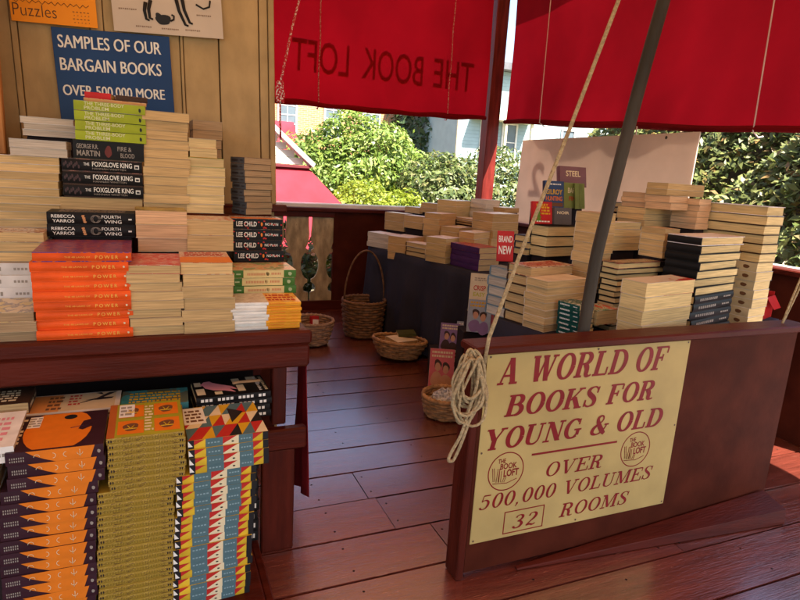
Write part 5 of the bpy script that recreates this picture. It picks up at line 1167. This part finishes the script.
g = Geo(); g.loft([[(2.03-ox,7.98-oy,1.405-oz),(2.03-ox,8.20-oy,1.405-oz),(.78-ox,8.20-oy,2.46-oz),(.78-ox,7.98-oy,2.46-oz)],[(2.06-ox,7.98-oy,1.455-oz),(2.06-ox,8.20-oy,1.455-oz),(.78-ox,8.20-oy,2.53-oz),(.78-ox,7.98-oy,2.53-oz)]], 0, caps=True)
g.loft([[(-.46-ox,8.20-oy,1.405-oz),(-.46-ox,7.98-oy,1.405-oz),(.77-ox,7.98-oy,2.46-oz),(.77-ox,8.20-oy,2.46-oz)],[(-.49-ox,8.20-oy,1.455-oz),(-.49-ox,7.98-oy,1.455-oz),(.77-ox,7.98-oy,2.53-oz),(.77-ox,8.20-oy,2.53-oz)]], 0, caps=True); obj('rake_board', g, M_clap, bo)
g = Geo(); g.box(-.3-ox,2.0-ox,8.2-oy,9.4-oy,0,1.2); obj('wall', g, M_bred, bo)
# buildings
def brick_mat(name, c1, c2, mortar):
    m = bpy.data.materials.new(name); m.use_nodes = True; t = m.node_tree; N = t.nodes; L = t.links; p = N['Principled BSDF']; p.inputs['Roughness'].default_value = .85
    tc = N.new('ShaderNodeTexCoord'); mp = N.new('ShaderNodeMapping'); mp.inputs['Rotation'].default_value = (R(90),0,0); L.new(tc.outputs['Object'], mp.inputs[0]); b = N.new('ShaderNodeTexBrick'); L.new(mp.outputs[0], b.inputs[0])
    b.inputs['Color1'].default_value = (*c1,1); b.inputs['Color2'].default_value = (*c2,1); b.inputs['Mortar'].default_value = (*mortar,1); b.inputs['Scale'].default_value = 1; b.inputs['Brick Width'].default_value = .24; b.inputs['Row Height'].default_value = .08; b.inputs['Mortar Size'].default_value = .008
    L.new(b.outputs[0], p.inputs['Base Color']); return m
M_brick = brick_mat('orange_brick', (.42,.17,.07), (.34,.13,.055), (.38,.30,.22)); M_glass = mat('window_glass', (.10,.13,.15), .08, .1, 2); M_trim = mat('pale_trim', (.62,.60,.54), .5)
def window(parent, x, z, w, h, y, nx=2, nz=4):
    f = Geo(); t = .07
    f.box(x-t,x+w+t,y-.05,y+.02,z-t,z); f.box(x-t,x+w+t,y-.05,y+.02,z+h,z+h+t); f.box(x-t,x,y-.05,y+.02,z+.001,z+h-.001); f.box(x+w,x+w+t,y-.05,y+.02,z+.001,z+h-.001)
    for k in range(1,nx): f.box(x+w*k/nx-.018,x+w*k/nx+.018,y-.03,y+.01,z+.001,z+h-.001)
    for k in range(1,nz): f.box(x+.001,x+w-.001,y-.027,y+.01,z+h*k/nz-.018,z+h*k/nz+.018)
    fr = obj('window', f, M_trim, parent); g = Geo(); g.poly([(x,y-.012,z),(x+w,y-.012,z),(x+w,y-.012,z+h),(x,y-.012,z+h)]); obj('pane', g, M_glass, fr)
bb = tag(empty('brick_building', (7,26,-.9)), 'orange brick building with pale framed windows in the distance', 'building')
g = Geo(); g.box(-6,3.75,0,8,0,9); obj('wall', g, M_brick, bb); g = Geo(); g.box(-6.3,4.05,-.3,8.3,9.001,9.3); obj('roof', g, M_trim, bb)
for x in (-4.2,-1.95,.08,1.85): window(bb, x, 3.7, .72, 1.5, 0); window(bb, x, 6.4, .72, 1.4, 0)
g = Geo(); g.loft([[(-3.5,-1.4,2.9),(-1.30,-1.4,2.9),(-1.30,-.01,2.9),(-3.5,-.01,2.9)],[(-3.5,-.2,4.15),(-1.35,-.2,4.15),(-1.35,-.01,4.15),(-3.5,-.01,4.15)]], 0, caps=True); obj('door_awning', g, M_bred, bb)
hb = tag(empty('blue_house', (14,20,-.9)), 'pale blue-grey house with cream porch trim behind the dark shrub', 'house'); M_bhouse = mat('blue_grey_siding', (.27,.36,.37), .7, .06, 3)
g = Geo()
for k in range(48): g.cbox(-3.45,6.5,-.002*(k % 2),.3,.13*k,.13*k+.127,.004)
g.box(-3.4,6.4,.301,7,0,6.2); obj('wall', g, M_bhouse, hb); g = Geo(); g.box(-3.7,6.8,-.4,7.4,6.25,6.5); obj('roof', g, mat('house_roof', (.12,.12,.13), .8), hb)
for x in (-2.5,-1.55,1.2,2.9): window(hb, x, 3.05, .55, 1.3, -.002, 1, 2)
g = Geo(); g.cbox(-3.0,-.45,-.6,-.01,4.42,4.62,.01); g.cbox(-3.55,-3.45,-.06,.02,0,6.2,.01); g.cbox(-1.78,-1.68,-.5,-.4,0,4.41,.01); g.cbox(-.62,-.52,-.5,-.4,0,4.41,.01); obj('porch_trim', g, mat('cream_trim', (.62,.56,.38), .6), hb)
for i, (x, y, z, rx, rz, n, lab) in enumerate(((11.0,24,4.2,1.5,2.2,3200,'dark green tree between the brick building and blue house'),(13.0,27,5.2,2.0,2.6,3200,'taller dark tree partly behind the blue house'),(8.9,30,6.5,2.6,3.4,3000,'dark tree rising behind the brick building'))):
    e = tag(empty('leafy_tree', (x,y,-.9)), lab, 'tree'); leaves('crown', [(0,0,z-.3,rx,rx,rz,n),(rx*.5,-.3,z+.3,rx*.7,rx*.7,rz*.7,n//2)], .16, L_far, e, 30+i); g = Geo(); g.tube([(0,0,0),(.05,0,z*.4),(-.03,0,z*.8),(.1,0,z)], lambda t: .2*(1-.6*t), 8); obj('trunk', g, M_bark, e)
g = Geo(); g.tube([(10.85,22,-.9),(10.83,22,3),(10.8,22,8)], .13, 10); up = obj('utility_pole', g, mat('pole_wood', (.42,.34,.24), .8)); tag(up, 'pale utility pole between the trees and the blue house', 'pole')
for i, z in enumerate((3.75,3.95,4.12)):
    g = Geo(); g.tube([(3.0,20,z-.05*i),(6.5,20.8,z-.22),(10.8,22,z+.02)], .012, 5); tag(obj('overhead_wire', g, M_wcord), ['lowest pale wire crossing in front of the brick building','middle pale wire crossing before the brick building','topmost pale wire crossing before the brick building'][i], 'wire', 'overhead wires')
g = Geo()
P = [(-40+8*k, 60+10*math.sin(k*1.3), 0) for k in range(18)]
r = np.random.default_rng(40); n = 9000; a = r.uniform(-50,95,n); Z = 9*r.random(n)*(.7+.3*np.sin(a*.21)); Yv = 62+4*r.random(n)-.0*a
o = leaf_mesh('far_woods', np.c_[a, Yv, Z-.9], np.tile([0,-1,.4],(n,1)), .75, L_far, None, r); o['kind'] = 'stuff'; o['label'] = 'distant line of trees beyond the houses'; o['category'] = 'woods'
